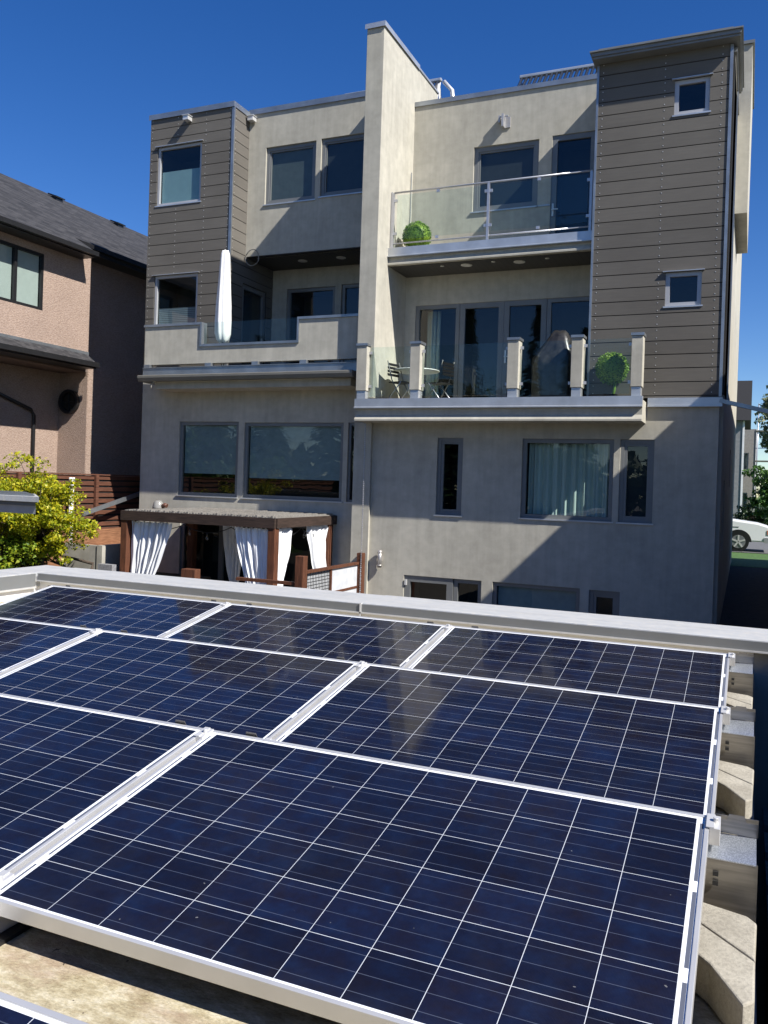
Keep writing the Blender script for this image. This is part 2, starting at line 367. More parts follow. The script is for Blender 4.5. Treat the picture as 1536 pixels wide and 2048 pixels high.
# ------------------------------------------------------------------ wall / window helpers
def mapY(y0): return lambda u, d, z: (u, y0 + d, z)          # front faces -Y
def mapX(x0): return lambda u, d, z: (x0 - d, u, z)          # front faces +X
def mbox(mb, mp, u0, u1, d0, d1, z0, z1):
    p = [mp(u, d, z) for z in (z0, z1) for (u, d) in ((u0, d0), (u1, d0), (u1, d1), (u0, d1))]
    mb.hexa(p)
def wall(mb, mp, u0, u1, z0, z1, holes=(), depth=.14, th=.2):
    us = sorted({u0, u1, *[h[0] for h in holes], *[h[1] for h in holes]}); zs = sorted({z0, z1, *[h[2] for h in holes], *[h[3] for h in holes]})
    us = [u for u in us if u0 <= u <= u1]; zs = [z for z in zs if z0 <= z <= z1]
    for a, b in zip(us, us[1:]):
        for c, d in zip(zs, zs[1:]):
            if any(h[0] <= a and b <= h[1] and h[2] <= c and d <= h[3] for h in holes): continue
            mb.face([mp(a, 0, c), mp(b, 0, c), mp(b, 0, d), mp(a, 0, d)])
    for h in holes:
        a, b, c, d = h[:4]
        for q in ([(a, c), (a, d)], [(b, d), (b, c)], [(a, d), (b, d)], [(b, c), (a, c)]):
            (p, r), (s_, t) = q; mb.face([mp(p, 0, r), mp(s_, 0, t), mp(s_, depth, t), mp(p, depth, r)])
    for q in ([(u0, z0), (u0, z1)], [(u1, z1), (u1, z0)], [(u0, z1), (u1, z1)], [(u1, z0), (u0, z0)]):
        (p, r), (s_, t) = q; mb.face([mp(p, 0, r), mp(p, th, r), mp(s_, th, t), mp(s_, 0, t)])

def window(parent, mp, u0, u1, z0, z1, fw=.07, rec=.05, splits=(), name='window', blind=None, bz=None, sill=True, curtain=False, mat='frame', room=.9, hood=False, sash=.0, label=None):
    f = MB(); d0, d1 = rec, rec + .07
    mbox(f, mp, u0, u0 + fw, d0, d1, z0, z1); mbox(f, mp, u1 - fw, u1, d0, d1, z0, z1)
    mbox(f, mp, u0 + fw, u1 - fw, d0, d1, z1 - fw, z1); mbox(f, mp, u0 + fw, u1 - fw, d0, d1, z0, z0 + fw)
    edges = [u0 + fw]
    for s_ in splits:
        mbox(f, mp, s_ - fw * .6, s_ + fw * .6, d0 - .004, d1, z0 + fw, z1 - fw); edges += [s_ - fw * .6, s_ + fw * .6]
    edges.append(u1 - fw)
    if sash:     # inner sash frames stepping back
        for a, b in zip(edges[::2], edges[1::2]):
            s2 = sash; e0, e1 = d0 + .022, d1 + .01
            mbox(f, mp, a, a + s2, e0, e1, z0 + fw, z1 - fw); mbox(f, mp, b - s2, b, e0, e1, z0 + fw, z1 - fw)
            mbox(f, mp, a + s2, b - s2, e0, e1, z1 - fw - s2, z1 - fw); mbox(f, mp, a + s2, b - s2, e0, e1, z0 + fw, z0 + fw + s2)
    fo_ = f.build(name, MT[mat], parent)
    if label: fo_['label'] = label
    for a, b in zip(edges[::2], edges[1::2]):
        p = MB(); dd = d0 + .05; g_ = sash
        pq = [Vector(t) for t in (mp(a + g_, dd, z0 + fw + g_), mp(b - g_, dd, z0 + fw + g_), mp(b - g_, dd, z1 - fw - g_), mp(a + g_, dd, z1 - fw - g_))]
        if (pq[1] - pq[0]).cross(pq[2] - pq[0]).dot(Vector(mp(a, 0, z0)) - Vector(mp(a, 1, z0))) < 0: pq = pq[::-1]
        p.face(pq)
        p.build('pane', MT['pane'], fo_, recalc=False)
        if blind and blind != 'drape':
            q = MB(); lo = z0 + fw if bz is None else bz[0]; hi = z1 - fw if bz is None else bz[1]
            mbox(q, mp, a + .015, b - .015, dd + .04, dd + .05, lo, hi); q.build('blind', MT[blind], fo_)
        if blind == 'drape':
            q = MB(); N = int((b - a) / .02); pr = None
            for i in range(N + 1):
                u = a + (b - a) * i / N; dx = .05 * math.sin(i * .62) + .025 * math.sin(i * 1.37 + 1); pt = (u, dd + .16 + dx)
                if pr: q.face([mp(pr[0], pr[1], z0 + fw), mp(pt[0], pt[1], z0 + fw), mp(pt[0], pt[1], z1 - fw), mp(pr[0], pr[1], z1 - fw)], smooth=True)
                pr = pt
            bm_ = q.build('drape', MT['drape'], fo_, recalc=False)
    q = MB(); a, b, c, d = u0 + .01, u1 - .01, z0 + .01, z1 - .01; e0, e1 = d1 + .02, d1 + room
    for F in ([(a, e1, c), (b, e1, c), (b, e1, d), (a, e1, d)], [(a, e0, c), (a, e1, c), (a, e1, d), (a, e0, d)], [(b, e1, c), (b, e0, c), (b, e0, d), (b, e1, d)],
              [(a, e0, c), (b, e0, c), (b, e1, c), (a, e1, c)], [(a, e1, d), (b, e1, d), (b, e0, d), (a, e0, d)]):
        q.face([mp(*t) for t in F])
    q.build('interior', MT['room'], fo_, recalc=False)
    if sill:
        q = MB(); mbox(q, mp, u0 - .03, u1 + .03, -.035, rec + .02, z0 - .025, z0 + .004); q.build('sill', MT['flash_light'], fo_)
    if hood:
        q = MB(); mbox(q, mp, u0 - .05, u1 + .05, -.07, -.002, z1 + .004, z1 + .018); q.build('drip_cap', MT['flash_light'], fo_)
    return fo_

def boards(parent, mp, u0, u1, z0, z1, pitch, zref, holes=(), cols=(), name='siding', rec=.0):
    bk = MB()
    # backing with the openings left out
    wall(bk, mp, u0, u1, z0, z1, holes, depth=.14, th=.2); bk.build('siding_backing', MT['gap'], parent, recalc=False)
    b = MB(); s = MB(); z = zref + math.floor((z0 - zref) / pitch) * pitch
    while z < z1:
        a, c = max(z + .0085, z0), min(z + pitch - .0085, z1)
        if c - a > .02:
            segs = [(u0, u1)]
            cuts = sorted({a, c, *[q for h in holes for q in (h[2], h[3]) if a < q < c]})
            for p, q in zip(cuts, cuts[1:]):
                segs = [(u0, u1)]
                for h in holes:
                    if h[2] < q - .001 and h[3] > p + .001:
                        ns = []
                        for (e, f) in segs:
                            if h[0] <= e and h[1] >= f: continue
                            if h[0] > e and h[0] < f: ns.append((e, h[0]))
                            if h[1] > e and h[1] < f: ns.append((h[1], f))
                            if h[1] <= e or h[0] >= f: ns.append((e, f))
                        segs = ns
                for (e, f) in segs: mbox(b, mp, e, f, -.018, -.004, p, q)
            for cu_ in cols:
                for zz in (a + .05, c - .05):
                    if any(h[0] - .02 < cu_ < h[1] + .02 and h[2] - .02 < zz < h[3] + .02 for h in holes) or zz < a or zz > c: continue
                    mbox(s, mp, cu_ - .008, cu_ + .008, -.023, -.017, zz - .008, zz + .008)
        z += pitch
    b.build(name, MT['siding'], parent)
    if s.v: tag(s.build('screw_heads', MT['screw'], parent), kind='stuff')

# ================================================================== GROUND
def sheet(name, pts, mat, z=None):
    mb = MB(); mb.face(pts); return tag(mb.build(name, mat, recalc=False), kind='structure')
sheet('ground', [(-400, -400, -4.05), (400, -400, -4.05), (400, 700, -4.05), (-400, 700, -4.05)], MT['gravel'])
mb = MB(); mb.hexa([(-13.9, 27, -4.0), (300, 27, -4.0), (300, 600, -4.0), (-13.9, 600, -4.0), (-13.9, 30, -2.32), (300, 30, -2.32), (300, 600, -2.32), (-13.9, 600, -2.32)])
tag(mb.build('front_lawn', MT['grass']), kind='structure')
mb = MB(); mb.face([(-.54, 16.6, -2.9), (2.2, 16.6, -2.9), (2.2, 29.99, -2.33), (-.54, 29.99, -2.33)]); mb.face([(-.54, 16.6, -4), (2.2, 16.6, -4), (2.2, 16.6, -2.9), (-.54, 16.6, -2.9)])
tag(mb.build('side_yard_path', MT['soil'], recalc=False), kind='structure')
mb = MB(); mb.box(-100, 100, 37.0, 46, -2.31, -2.29); tag(mb.build('street', MT['asphalt']), kind='structure')
mb = MB(); mb.box(-18, -11.2, 10.5, 16.2, -4.0, -2.25); tag(mb.build('garden_terrace', MT['soil']), kind='structure')
mb = MB(); mb.box(-16, -7.95, 14.35, 17.7, -4.0, -3.05); tag(mb.build('raised_patio', MT['concrete']), kind='structure')

# ================================================================== TOWNHOUSE
H = thing('townhouse', (-7.5, 17.2, -4.05), 'grey stucco and brown siding three storey townhouse with balconies and a tall dividing fin wall', 'house')
W3R, W3L, TF, RL2, RR2, LW, TL = 18.6, 18.8, 17.2, 20.2, 18.4, 17.55, 18.1
SX = -12.25
Zr = 8.95
st = MB()
hl = [(-6.19, -5.61, -.64, 1.02), (-4.33, -2.485, -.62, 1.02), (-2.365, -1.72, -.62, 1.02), (-6.87, -5.11, -4.0, -1.98), (-4.87, -3.06, -3.4, -1.98), (-2.88, -2.28, -3.4, -1.99)]
wall(st, mapY(TF), -7.72, -.57, -4.05, 1.66, hl)
st.box(-8.14, -7.722, 17.12, 17.6, -4.05, 1.33)                 # pier below the fin
wall(st, mapY(W3R), -7.53, -3.03, 5.02, Zr, [(-6.04, -4.53, 6.27, 7.76), (-4.24, -3.28, 5.1, 7.79)])
wall(st, mapY(RR2), -7.53, -3.03, 1.7, 4.84, [(-7.27, -3.1, 1.86, 4.16)])
HL = [(-11.71, -10.25, 7.07, 8.55), (-10.11, -8.55, 7.11, 8.57)]
wall(st, mapY(W3L), SX, -7.942, 5.78, 9.52, HL)
HR = [(-11.78, -10.3, 2.7, 5.22), (-10.12, -8.6, 2.7, 5.25)]
wall(st, mapY(RL2), SX - .02, -7.942, 2.6, 5.78, HR)
wall(st, mapY(LW), -14.4, -8.142, -4.05, 2.42, [(-13.22, -11.46, -.46, 1.39), (-11.3, -8.62, -.46, 1.37), (-8.5, -8.2, -.46, 1.37), (-13.1, -9.1, -3.04, -1.02)])
wall(st, mapX(-.50), TF + .22, 31.9, -4.05, 8.35, [(19.0, 20.0, -1.2, .3), (24, 25, .2, 1.2)])
st.box(-.51, -.24, 20.2, 23.6, 6.2, 9.9)                        # bay high on the side wall
wall(st, lambda u, d, z: (-14.38 + d, u, z), LW + .03, 31.9, -4.05, 2.4)
wall(st, lambda u, d, z: (-14.83 + d, u, z), TL + .03, 31.9, 2.4, 9.4)
st.box(-14.38, -.5, 31.7, 31.9, -4.05, 8.9)
st.build('stucco_wall', MT['stucco'], H, recalc=False)
fn = MB(); fn.box(-7.94, -7.53, 16.7, 20.1, 1.84, 9.90); fn.build('fin_wall', MT['stucco'], H, bevel=.008)
c = MB(); c.box(-7.975, -7.495, 16.665, 18.75, 9.905, 9.95); c.box(-7.975, -7.495, 16.66, 16.668, 9.84, 9.906); c.box(-7.5, -7.493, 16.668, 18.75, 9.84, 9.906)
c.box(-7.97, -7.50, 18.752, 20.12, 9.86, 9.903); c.build('fin_cap', MT['flash_light'], H)
rf = MB(); rf.box(-7.5, -.6, W3R + .2, 31.7, 8.6, 8.9); rf.box(-14.8, -7.97, W3L + .2, 31.7, 9.2, 9.46); rf.box(-3.0, -.6, 17.35, 18.8, 8.3, 8.42); rf.box(-14.7, -12.3, TL + .2, W3L + .19, 9.2, 9.45)
rf.build('roof', MT['gap'], H)
# parapet flashings
c = MB(); c.box(-7.528, -3.0, W3R - .03, W3R + .25, Zr + .004, Zr + .05); c.box(-7.528, -3.0, W3R - .034, W3R - .028, Zr - .06, Zr + .048)
c.box(SX, -7.942, W3L - .03, W3L + .25, 9.524, 9.58); c.box(SX, -7.942, W3L - .034, W3L - .028, 9.44, 9.576)
c.box(-14.87, SX + .03, TL - .05, W3L - .036, 9.46, 9.52); c.box(-14.87, SX + .03, TL - .057, TL - .051, 9.38, 9.516); c.box(SX + .031, SX + .038, TL - .05, W3L - .036, 9.38, 9.515)
c.build('parapet_flashing', MT['flash'], H)
# towers
tl_h = [(-14.59, -13.19, 7.1, 8.64), (-14.57, -13.19, 3.8, 5.26)]
ZB = 9.40 - .277 * 24
boards(H, mapY(TL), -14.83, SX - .02, 2.6, 9.46, .277, ZB, tl_h, (-14.77, -13.95, -13.07, -12.34))
boards(H, mapX(SX), TL + .01, W3L, 5.74, 9.46, .277, ZB, (), (18.17,))
boards(H, mapX(SX), TL + .01, RL2, 2.6, 5.74, .277, ZB, [(18.72, 19.9, 2.62, 5.08)], (18.17,))
boards(H, mapY(TF), -3.02, -.575, 1.83, 8.52, .266, 8.52 - .266 * 26, [(-1.57, -.93, 7.27, 7.95), (-1.62, -.96, 3.59, 4.25)], (-2.93, -1.75, -.72))
boards(H, mapX(-.555), TF + .01, 19.0, 1.83, 8.45, .266, 8.52 - .266 * 26, (), (17.3, 18.9))
for bb in ((-.59, -.535, 17.165, 17.215, 1.84, 8.47), (-3.055, -3.012, 17.165, 18.6, 1.84, 8.47), (SX - .04, SX + .035, TL - .035, TL + .005, 2.65, 9.38), (-.55, -.47, 19.0, 19.06, 1.84, 8.4)):
    MB().box(*bb).build('corner_trim', MT['flash'], H)
c = MB(); c.box(-3.05, -3.02, 17.22, 18.6, 1.84, 8.47); c.box(-.58, -.50, 17.25, 19.0, 1.9, 8.3)
c.build('tower_return', MT['gap'], H)
c = MB(); c.box(-3.1, -.42, 16.93, 19.4, 8.49, 8.53); c.box(-3.13, -.40, 16.9, 19.4, 8.532, 8.60); c.box(-3.16, -.37, 16.86, 19.4, 8.602, 8.63)
c.box(-3.02, -.55, 17.05, 19.3, 8.632, 8.74)
c.build('tower_eave', m_plain('eave_metal', (.19, .195, .19), .4, .2, .1, 3), H)
c = MB(); c.box(-.52, -.2, 20.15, 23.65, 9.9, 9.97); c.box(-.54, -.47, 17.3, 31.9, 8.38, 8.46); c.build('side_eave', m_plain('side_eave_metal', (.19, .195, .19), .4, .2), H)
c = MB(); c.box(-1.87, -.52, 17.14, 17.21, 1.66, 1.825); c.box(-1.87, -.52, 17.11, 17.145, 1.65, 1.675); c.build('belt_flashing', MT['flash_light'], H)
# window units on towers
window(H, mapY(TL), -14.59, -13.19, 7.1, 8.64, .07, .02, blind='frost', bz=(7.18, 8.02), hood=True, mat='frame_light', label='upper tower window with frosted lower half')
window(H, mapY(TL), -14.57, -13.19, 3.8, 5.26, .07, .02, blind='slats', bz=(3.88, 4.42), hood=True, mat='frame_light')
window(H, mapY(TF), -1.57, -.93, 7.27, 7.95, .08, .02, hood=True, mat='frame_light')
window(H, mapY(TF), -1.62, -.96, 3.59, 4.25, .08, .02, hood=True, mat='frame_light')
window(H, mapY(TF), -6.19, -5.61, -.64, 1.02, .07, .05, sash=.06)
window(H, mapY(TF), -4.33, -2.485, -.62, 1.02, .085, .05, blind='drape', label='wide bedroom window with pale green drapes')
window(H, mapY(TF), -2.365, -1.72, -.62, 1.02, .07, .05, blind='blind_dark', sash=.06)
window(H, mapY(TF), -4.87, -3.06, -3.4, -1.98, .08, .05, blind='blind')
window(H, mapY(TF), -2.88, -2.28, -3.4, -1.99, .08, .05, sash=.06)
window(H, mapY(TF), -5.74, -5.11, -4.0, -1.98, .09, .06, mat='frame')
window(H, mapY(W3R), -6.04, -4.53, 6.27, 7.76, .1, .05, blind='blind_dark', sash=.04)
window(H, mapY(W3L), *HL[0], .09, .05, blind='blind_mid', sash=.04)
window(H, mapY(W3L), *HL[1], .09, .05, blind='blind_dark', sash=.04)
window(H, mapY(RL2), *HR[0], .09, .05)
window(H, mapY(RL2), *HR[1], .09, .05)
window(H, mapY(LW), -13.22, -11.46, -.46, 1.39, .085, .04, blind='blind', bz=(.1, 1.3), label='picture window with its blind three quarters down')
window(H, mapY(LW), -11.3, -8.62, -.46, 1.37, .085, .04, blind='blind', bz=(.03, 1.3))
window(H, mapY(LW), -8.5, -8.2, -.46, 1.37, .06, .04)
# doors
def door(mp, u0, u1, z0, z1, name='door', hx=None, fw=.12, blind=None):
    f = window(H, mp, u0, u1, z0, z1, fw, .03, name=name, sill=False, blind=blind)
    if hx is not None:
        q = MB(); zc = z0 + 1.05
        mbox(q, mp, hx - .02, hx + .02, -.01, .028, zc - .14, zc + .14); mbox(q, mp, hx - .02, hx + .12, -.05, -.03, zc - .012, zc + .012); mbox(q, mp, hx - .012, hx + .012, -.04, .0, zc - .012, zc + .012)
        q.build('handle', MT['white_alu'], f)
    return f
door(mapY(W3R), -4.24, -3.28, 5.1, 7.79, 'balcony_door', -4.18)
window(H, mapY(RR2), -7.27, -6.2, 1.86, 4.16, .09, .03, sill=False, name='window')
q = MB()
for xx in (-7.05, -6.98, -6.90, -6.8): q.tube([(xx, 18.72 + .02 * math.sin(xx * 40), 1.95), (xx, 18.74, 4.07)], .045, 8)
q.build('curtain', m_plain('cream_curtain', (.5, .5, .38), .85, 0, .05), H)
door(mapY(RR2), -6.19, -5.16, 1.86, 4.16, 'french_door')
door(mapY(RR2), -5.155, -4.2, 1.86, 4.16, 'french_door', -5.09)
window(H, mapY(RR2), -4.19, -3.1, 1.86, 4.16, .09, .03, sill=False)
door(mapX(SX), 18.72, 19.9, 2.62, 5.08, 'side_door', 19.75)
window(H, mapY(TF), -6.87, -5.75, -4.0, -1.98, .14, .03, name='patio_door', sill=False)
window(H, mapY(LW), -13.1, -9.1, -3.04, -1.02, .1, .04, splits=(-11.9, -10.4), name='patio_door', sill=False)
c = MB(); c.box(-6.845, -6.80, 17.18, 17.225, -2.2, -2.08); c.build('door_hinge', MT['white_alu'], H)
c = MB(); c.box(-4.53, -4.25, W3R - .035, W3R + .02, 6.245, 6.275); c.box(-4.5, -3.8, W3R - .02, W3R - .002, 5.2, 5.215); c.build('window_ledge', MT['flash_light'], H)

# --- upper right balcony
def slab_profile(y, zt, zb, yb, d=.0):
    return [(y, zt), (y, zt - .17), (y - .035, zt - .185), (y - .035, zt - .205), (y + .06, zt - .215), (y + .06, zb + .12), (y + .0, zb + .035), (y, zb), (yb, zb), (yb, zt - .06), (y + .12, zt - .06), (y + .12, zt)]
B3 = slab_profile(17.27, 5.22, 4.84, W3R)
def balcony(prof, x0, x1, yk, name='balcony_slab'):
    y, zt = prof[0]
    s = MB(); s.extx([p for p in prof[4:10]] + [(y + .06, prof[9][1])], x0, x1); s.build(name, MT['stucco'], H)
    s = MB(); s.extx([(y, zt), (y, zt - .17), (y - .035, zt - .185), (y - .035, zt - .205), (y + .059, zt - .213), (y + .059, zt - .05), (y + .12, zt - .05), (y + .12, zt)], x0 - .005, x1 + .005)
    s.build('edge_flashing', MT['flash_light'] if name != 'x' else MT['flash'], H)
balcony(B3, -7.528, -3.06, None)
balcony(slab_profile(16.5, 1.80, 1.33, 18.4), -7.86, -1.9, None)
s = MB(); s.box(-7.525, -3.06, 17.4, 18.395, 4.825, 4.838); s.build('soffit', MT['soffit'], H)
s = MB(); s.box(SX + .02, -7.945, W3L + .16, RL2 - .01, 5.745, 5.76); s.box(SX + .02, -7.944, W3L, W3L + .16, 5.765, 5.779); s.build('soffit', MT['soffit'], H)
LT = m_plain('light_trim_white', (.6, .58, .52), .5)
for x, y, r in ((-6.36, 17.60, .045), (-5.19, 17.56, .045), (-4.04, 17.62, .045)):
    MB().lathe((x, y, 4.81), [(r, .014), (r, .004), (r * .7, 0)], 16).build('pot_light', LT, H)
for x, y in ((-5.82, 17.66), (-4.66, 17.72)):
    MB().lathe((x, y, 4.805), [(.125, .019), (.125, .006), (.105, 0)], 24).build('ceiling_speaker', LT, H)
for x, y in ((-10.9, 19.45), (-9.78, 19.45)):
    MB().lathe((x, y, 5.725), [(.125, .019), (.125, .006), (.105, 0)], 24).build('ceiling_speaker', LT, H)
# railing of the upper balcony
def rail3():
    y = 17.36
    r = MB(); r.tube([(-7.45, y, 6.46), (-3.12, y, 6.46)], .022, 8); r.tube([(-7.45, y, 5.33), (-3.12, y, 5.33)], .018, 8)
    for x in (-7.47, -5.28, -3.13): r.box(x - .025, x + .025, y - .025, y + .025, 5.20, 6.45)
    r.box(-7.52, -7.49, 17.34, 17.38, 5.20, 6.48)
    o = r.build('railing', MT['rail'], H)
    for a, b in ((-7.38, -5.36), (-5.2, -3.2)):
        MB().box(a, b, y - .006, y + .006, 5.42, 6.40).build('glass_panel', MT['rail_glass'], o)
    for x, zs in [(x, (5.55, 6.28)) for x in (-7.41, -5.33, -5.23, -3.18)] + [(x, (5.4, 6.405)) for x in (-6.42, -4.2)]:
        for z in zs: MB().box(x - .035, x + .035, y - .018, y + .018, z - .03, z + .03).build('glass_clamp', MT['rail'], o)
rail3()
# lower right balcony: stucco posts, glass between
PX = [(-7.86, -7.62), (-6.62, -6.40), (-4.53, -4.30), (-3.26, -3.04), (-2.13, -1.92)]
for a, b in PX:
    p = MB().box(a, b, 16.53, 16.80, 1.98, 2.94).build('railing_post', MT['stucco'], H, bevel=.006)
    MB().box(a - .012, b + .02, 16.51, 16.82, 2.944, 2.995).build('post_cap', MT['flash'], p)
    MB().box(a + .02, b - .02, 16.55, 16.78, 1.74, 1.975).build('post_foot', MT['flash_light'], p)
for (a, b), (c_, d) in zip(PX, PX[1:]):
    gl = MB().box(b + .03, c_ - .03, 16.66, 16.672, 1.86, 2.92).build('glass_panel', MT['rail_glass'], H)
    for x in (b + .03, c_ - .03):
        for z in (2.08, 2.80): MB().box(x - .035, x + .035, 16.645, 16.687, z - .03, z + .03).build('glass_clamp', MT['rail'], gl)
gl = MB().box(-7.60, -7.588, 16.85, 17.9, 1.86, 2.88).build('glass_panel', MT['rail_glass'], H)
gl = MB().box(-2.04, -2.028, 16.82, 17.16, 1.86, 2.92).build('glass_panel', MT['rail_glass'], H)

# --- left balcony: deck, parapet with notch, gutter
s = MB(); s.box(-13.86, -7.945, 16.88, RL2 - .01, 2.30, 2.56); s.build('balcony_slab', MT['gutter'], H)
s = MB(); s.box(-13.80, -7.945, 16.80, 16.879, 2.45, 2.63); s.box(-13.8, -7.945, 16.78, 16.90, 2.63, 2.645)
for x in (-13.8, -12.0, -10.7, -9.43): s.box(x, x + .17, 16.83, 16.95, 2.646, 2.73)
s.build('edge_flashing', MT['flash'], H)
s = MB(); s.extx([(16.60, 2.43), (16.60, 2.38), (16.63, 2.30), (16.80, 2.30), (16.80, 2.445), (16.62, 2.445)], -13.80, -8.0); s.build('gutter', MT['gutter'], H)
s = MB(); s.box(-13.46, -8.143, 16.85, 17.548, 2.13, 2.299); s.build('fascia', MT['stucco'], H)
s = MB(); s.tube([(-13.32, 16.70, 2.32), (-13.38, 16.68, 2.26), (-13.42, 16.67, 2.2), (-13.44, 16.67, 2.12)], .014, 6); s.build('drain_tube', m_plain('tube', (.6, .55, .42), .5), H)
s = MB(); NX0, NX1, NZ = -12.2, -9.5, 3.17
s.box(-13.84, NX0, 16.9, 17.06, 2.735, 3.66); s.box(NX0, NX1, 16.9, 17.06, 2.735, NZ - .04); s.box(NX1, -7.945, 16.9, 17.06, 2.735, 3.66)
s.build('balcony_parapet', MT['stucco'], H)
s = MB(); s.box(-13.87, NX0 + .05, 16.87, 17.09, 3.662, 3.72); s.box(NX1 - .05, -7.945, 16.87, 17.09, 3.662, 3.72); s.box(NX0, NX1, 16.87, 17.09, NZ - .038, NZ + .02)
s.box(NX0 + .002, NX0 + .05, 16.87, 17.09, NZ + .021, 3.66); s.box(NX1 - .05, NX1 - .002, 16.87, 17.09, NZ + .021, 3.66); s.build('parapet_cap', MT['flash'], H)
gl = MB().box(NX0 + .06, NX1 - .06, 16.97, 16.982, NZ + .04, 3.72).build('glass_panel', MT['rail_glass'], H)
# small wall fittings
def wall_light(x, y, z, parts):
    q = MB(); q.box(x - .03, x + .03, y - .02, y, z - .06, z + .06); q.tube([(x, y - .09, z - .19), (x, y - .09, z + .19)], .05, 14); q.tube([(x, y - .09, z - .16), (x, y - .09, z - .13)], .056, 14); q.tube([(x, y - .09, z + .13), (x, y - .09, z + .16)], .056, 14)
    q.box(x - .02, x + .02, y - .08, y - .02, z - .02, z + .02)
    q.build('wall_light', m_plain('satin_lamp_metal', (.42, .40, .38), .4, .6), H)
wall_light(-7.42, 17.2, -1.66, None)
q = MB(); x, z = -5.30, 8.24; q.box(x - .02, x + .1, W3R - .03, W3R, z - .14, z + .1); q.box(x - .15, x - .11, W3R - .13, W3R - .0, z - .04, z + .12); q.box(x - .06, x - .01, W3R - .2, W3R - .03, z - .16, z + .12); q.box(x - .11, x + .08, W3R - .15, W3R - .12, z + .06, z + .09)
q.build('wall_light', m_plain('lamp_bracket', (.42, .41, .4), .4, .4), H)
for x, y, z in ((-13.6, TL - .02, 9.24), (-12.1, W3L - .02, 9.3)):
    q = MB(); q.box(x - .08, x + .08, y - .18, y - .001, z - .06, z + .05); q.box(x - .1, x + .1, y - .2, y - .002, z + .05, z + .065); q.build('roof_scupper', MT['white_alu'], H)
q = MB(); pts = []
for i in range(40):
    t = i / 39 * 4 * math.pi; pts.append((-11.98 + .2 * math.sin(t) * (1 + .06 * math.sin(i)), 18.72 + .01 * i / 40, 5.72 + .21 * math.cos(t)))
q.tube(pts, .012, 5, caps=False); q.build('coiled_cable', m_plain('cable', (.2, .19, .17), .6), H)
q = MB(); q.tube([(-7.50, 18.45, 7.3), (-7.505, 18.45, 6.3), (-7.50, 18.42, 5.9), (-7.48, 18.4, 5.75)], .01, 5)
pts = [(-7.48 + .0, 18.38 + .09 * math.cos(i * .5), 5.9 + .14 * math.sin(i * .5)) for i in range(26)]; q.tube(pts, .012, 5, caps=False); q.build('hanging_cable', m_plain('cable_dark', (.08, .1, .12), .5), H)
q = MB()
for i in range(92):
    z = 1.3 - i * .042; q.box(-7.80, -7.775, 16.93, 16.945, z - .03, z) if i % 2 else q.box(-7.794, -7.781, 16.92, 16.955, z - .03, z)
q.build('rain_chain', MT['rail'], H)
q = MB(); q.obox((.82, 17.18, 1.42), (1.39, 0, -.345), (0, .05, 0), (.009, 0, .036)); q.build('drain_pipe', MT['flash'], H)
q = MB(); q.tube([(-7.60, 17.02, 4.9), (-7.56, 17.05, 1.9)], .008, 5); q.build('lightning_wire', MT['rail'], H)

# ------------------------------------------------------------------ things on the balconies
def leafball(name, c, r, n, mat, size=.03, core=True, parent=None):
    mb = MB(); rnd = random.Random(hash(name) % 1000 + int(c[0] * 10))
    if core: mb.ball(c, r * .93, 20)
    for i in range(n):
        d = Vector((rnd.gauss(0, 1), rnd.gauss(0, 1), rnd.gauss(0, 1))).normalized(); p = Vector(c) + d * r * rnd.uniform(.93, 1.05)
        a = d.cross(Vector((rnd.gauss(0, 1), rnd.gauss(0, 1), rnd.gauss(0, 1)))).normalized() * size * rnd.uniform(.5, 1.2)
        b = (d * rnd.uniform(.2, 1) + Vector((rnd.gauss(0, .5), rnd.gauss(0, .5), rnd.gauss(0, .5)))).normalized() * size * rnd.uniform(.6, 1.3)
        mb.face([p - a * .5, p + a * .5, p + b])
    return mb.build(name, mat, parent, recalc=False)
T = thing('topiary_ball', (-7.09, 17.85, 5.19), 'bright green artificial topiary ball on the upper balcony floor beside the fin wall', 'topiary', 'topiary balls')
leafball('foliage', (-7.08, 17.85, 5.60), .31, 2600, MT['topiary'], .035, parent=T)
MB().lathe((-7.08, 17.85, 5.17), [(.13, 0), (.16, .2)], 16).build('pot', MT['white_alu'], T)
T = thing('topiary_ball', (-2.54, 17.05, 1.8), 'round green topiary ball on a curved stem behind the lower balcony glass', 'topiary', 'topiary balls')
leafball('foliage', (-2.55, 17.03, 2.40), .30, 2600, MT['topiary'], .035, parent=T)
MB().tube([(-2.55, 17.03, 1.8), (-2.50, 17.03, 1.95), (-2.47, 17.0, 2.2)], .03, 8).build('stem', MT['topiary'], T)
MB().lathe((-2.56, 17.03, 1.745), [(.12, 0), (.15, .14)], 16).build('pot', MT['black'], T)

# grill under a cover
mb = MB(); n = 36; lv = [(1.80, .41, .30, 0, 0), (2.1, .41, .30, .0, 0), (2.45, .40, .30, -.01, 0), (2.60, .41, .29, 0, 0), (2.68, .38, .27, .01, .01), (2.86, .31, .24, .04, .02), (3.02, .235, .2, .07, .03), (3.13, .17, .14, .08, .03), (3.18, .12, .09, .08, .03), (3.19, .04, .03, .08, .03)]
rings = []
for k, (z, a, b, ox, oy) in enumerate(lv):
    ring = []
    for i in range(n):
        t = 2 * math.pi * i / n; ct, stt = math.cos(t), math.sin(t); p = 5 if k < 5 else 3
        rr = (abs(ct) ** p + abs(stt) ** p) ** (-1 / p); wv_ = 1 + (.06 * math.sin(t * 9 + k * .5) + .045 * math.sin(t * 15 + k)) * (1.15 - k / 9)
        ring.append((-3.70 + ox + a * rr * ct * wv_, 17.1 + oy + b * rr * stt * wv_, z + (.02 * math.sin(t * 5) if k == 0 else .02 * math.sin(t * 3 + k))))
    rings.append(ring)
for k in range(len(rings) - 1):
    for i in range(n):
        j = (i + 1) % n; mb.face([rings[k][i], rings[k][j], rings[k + 1][j], rings[k + 1][i]], smooth=True)
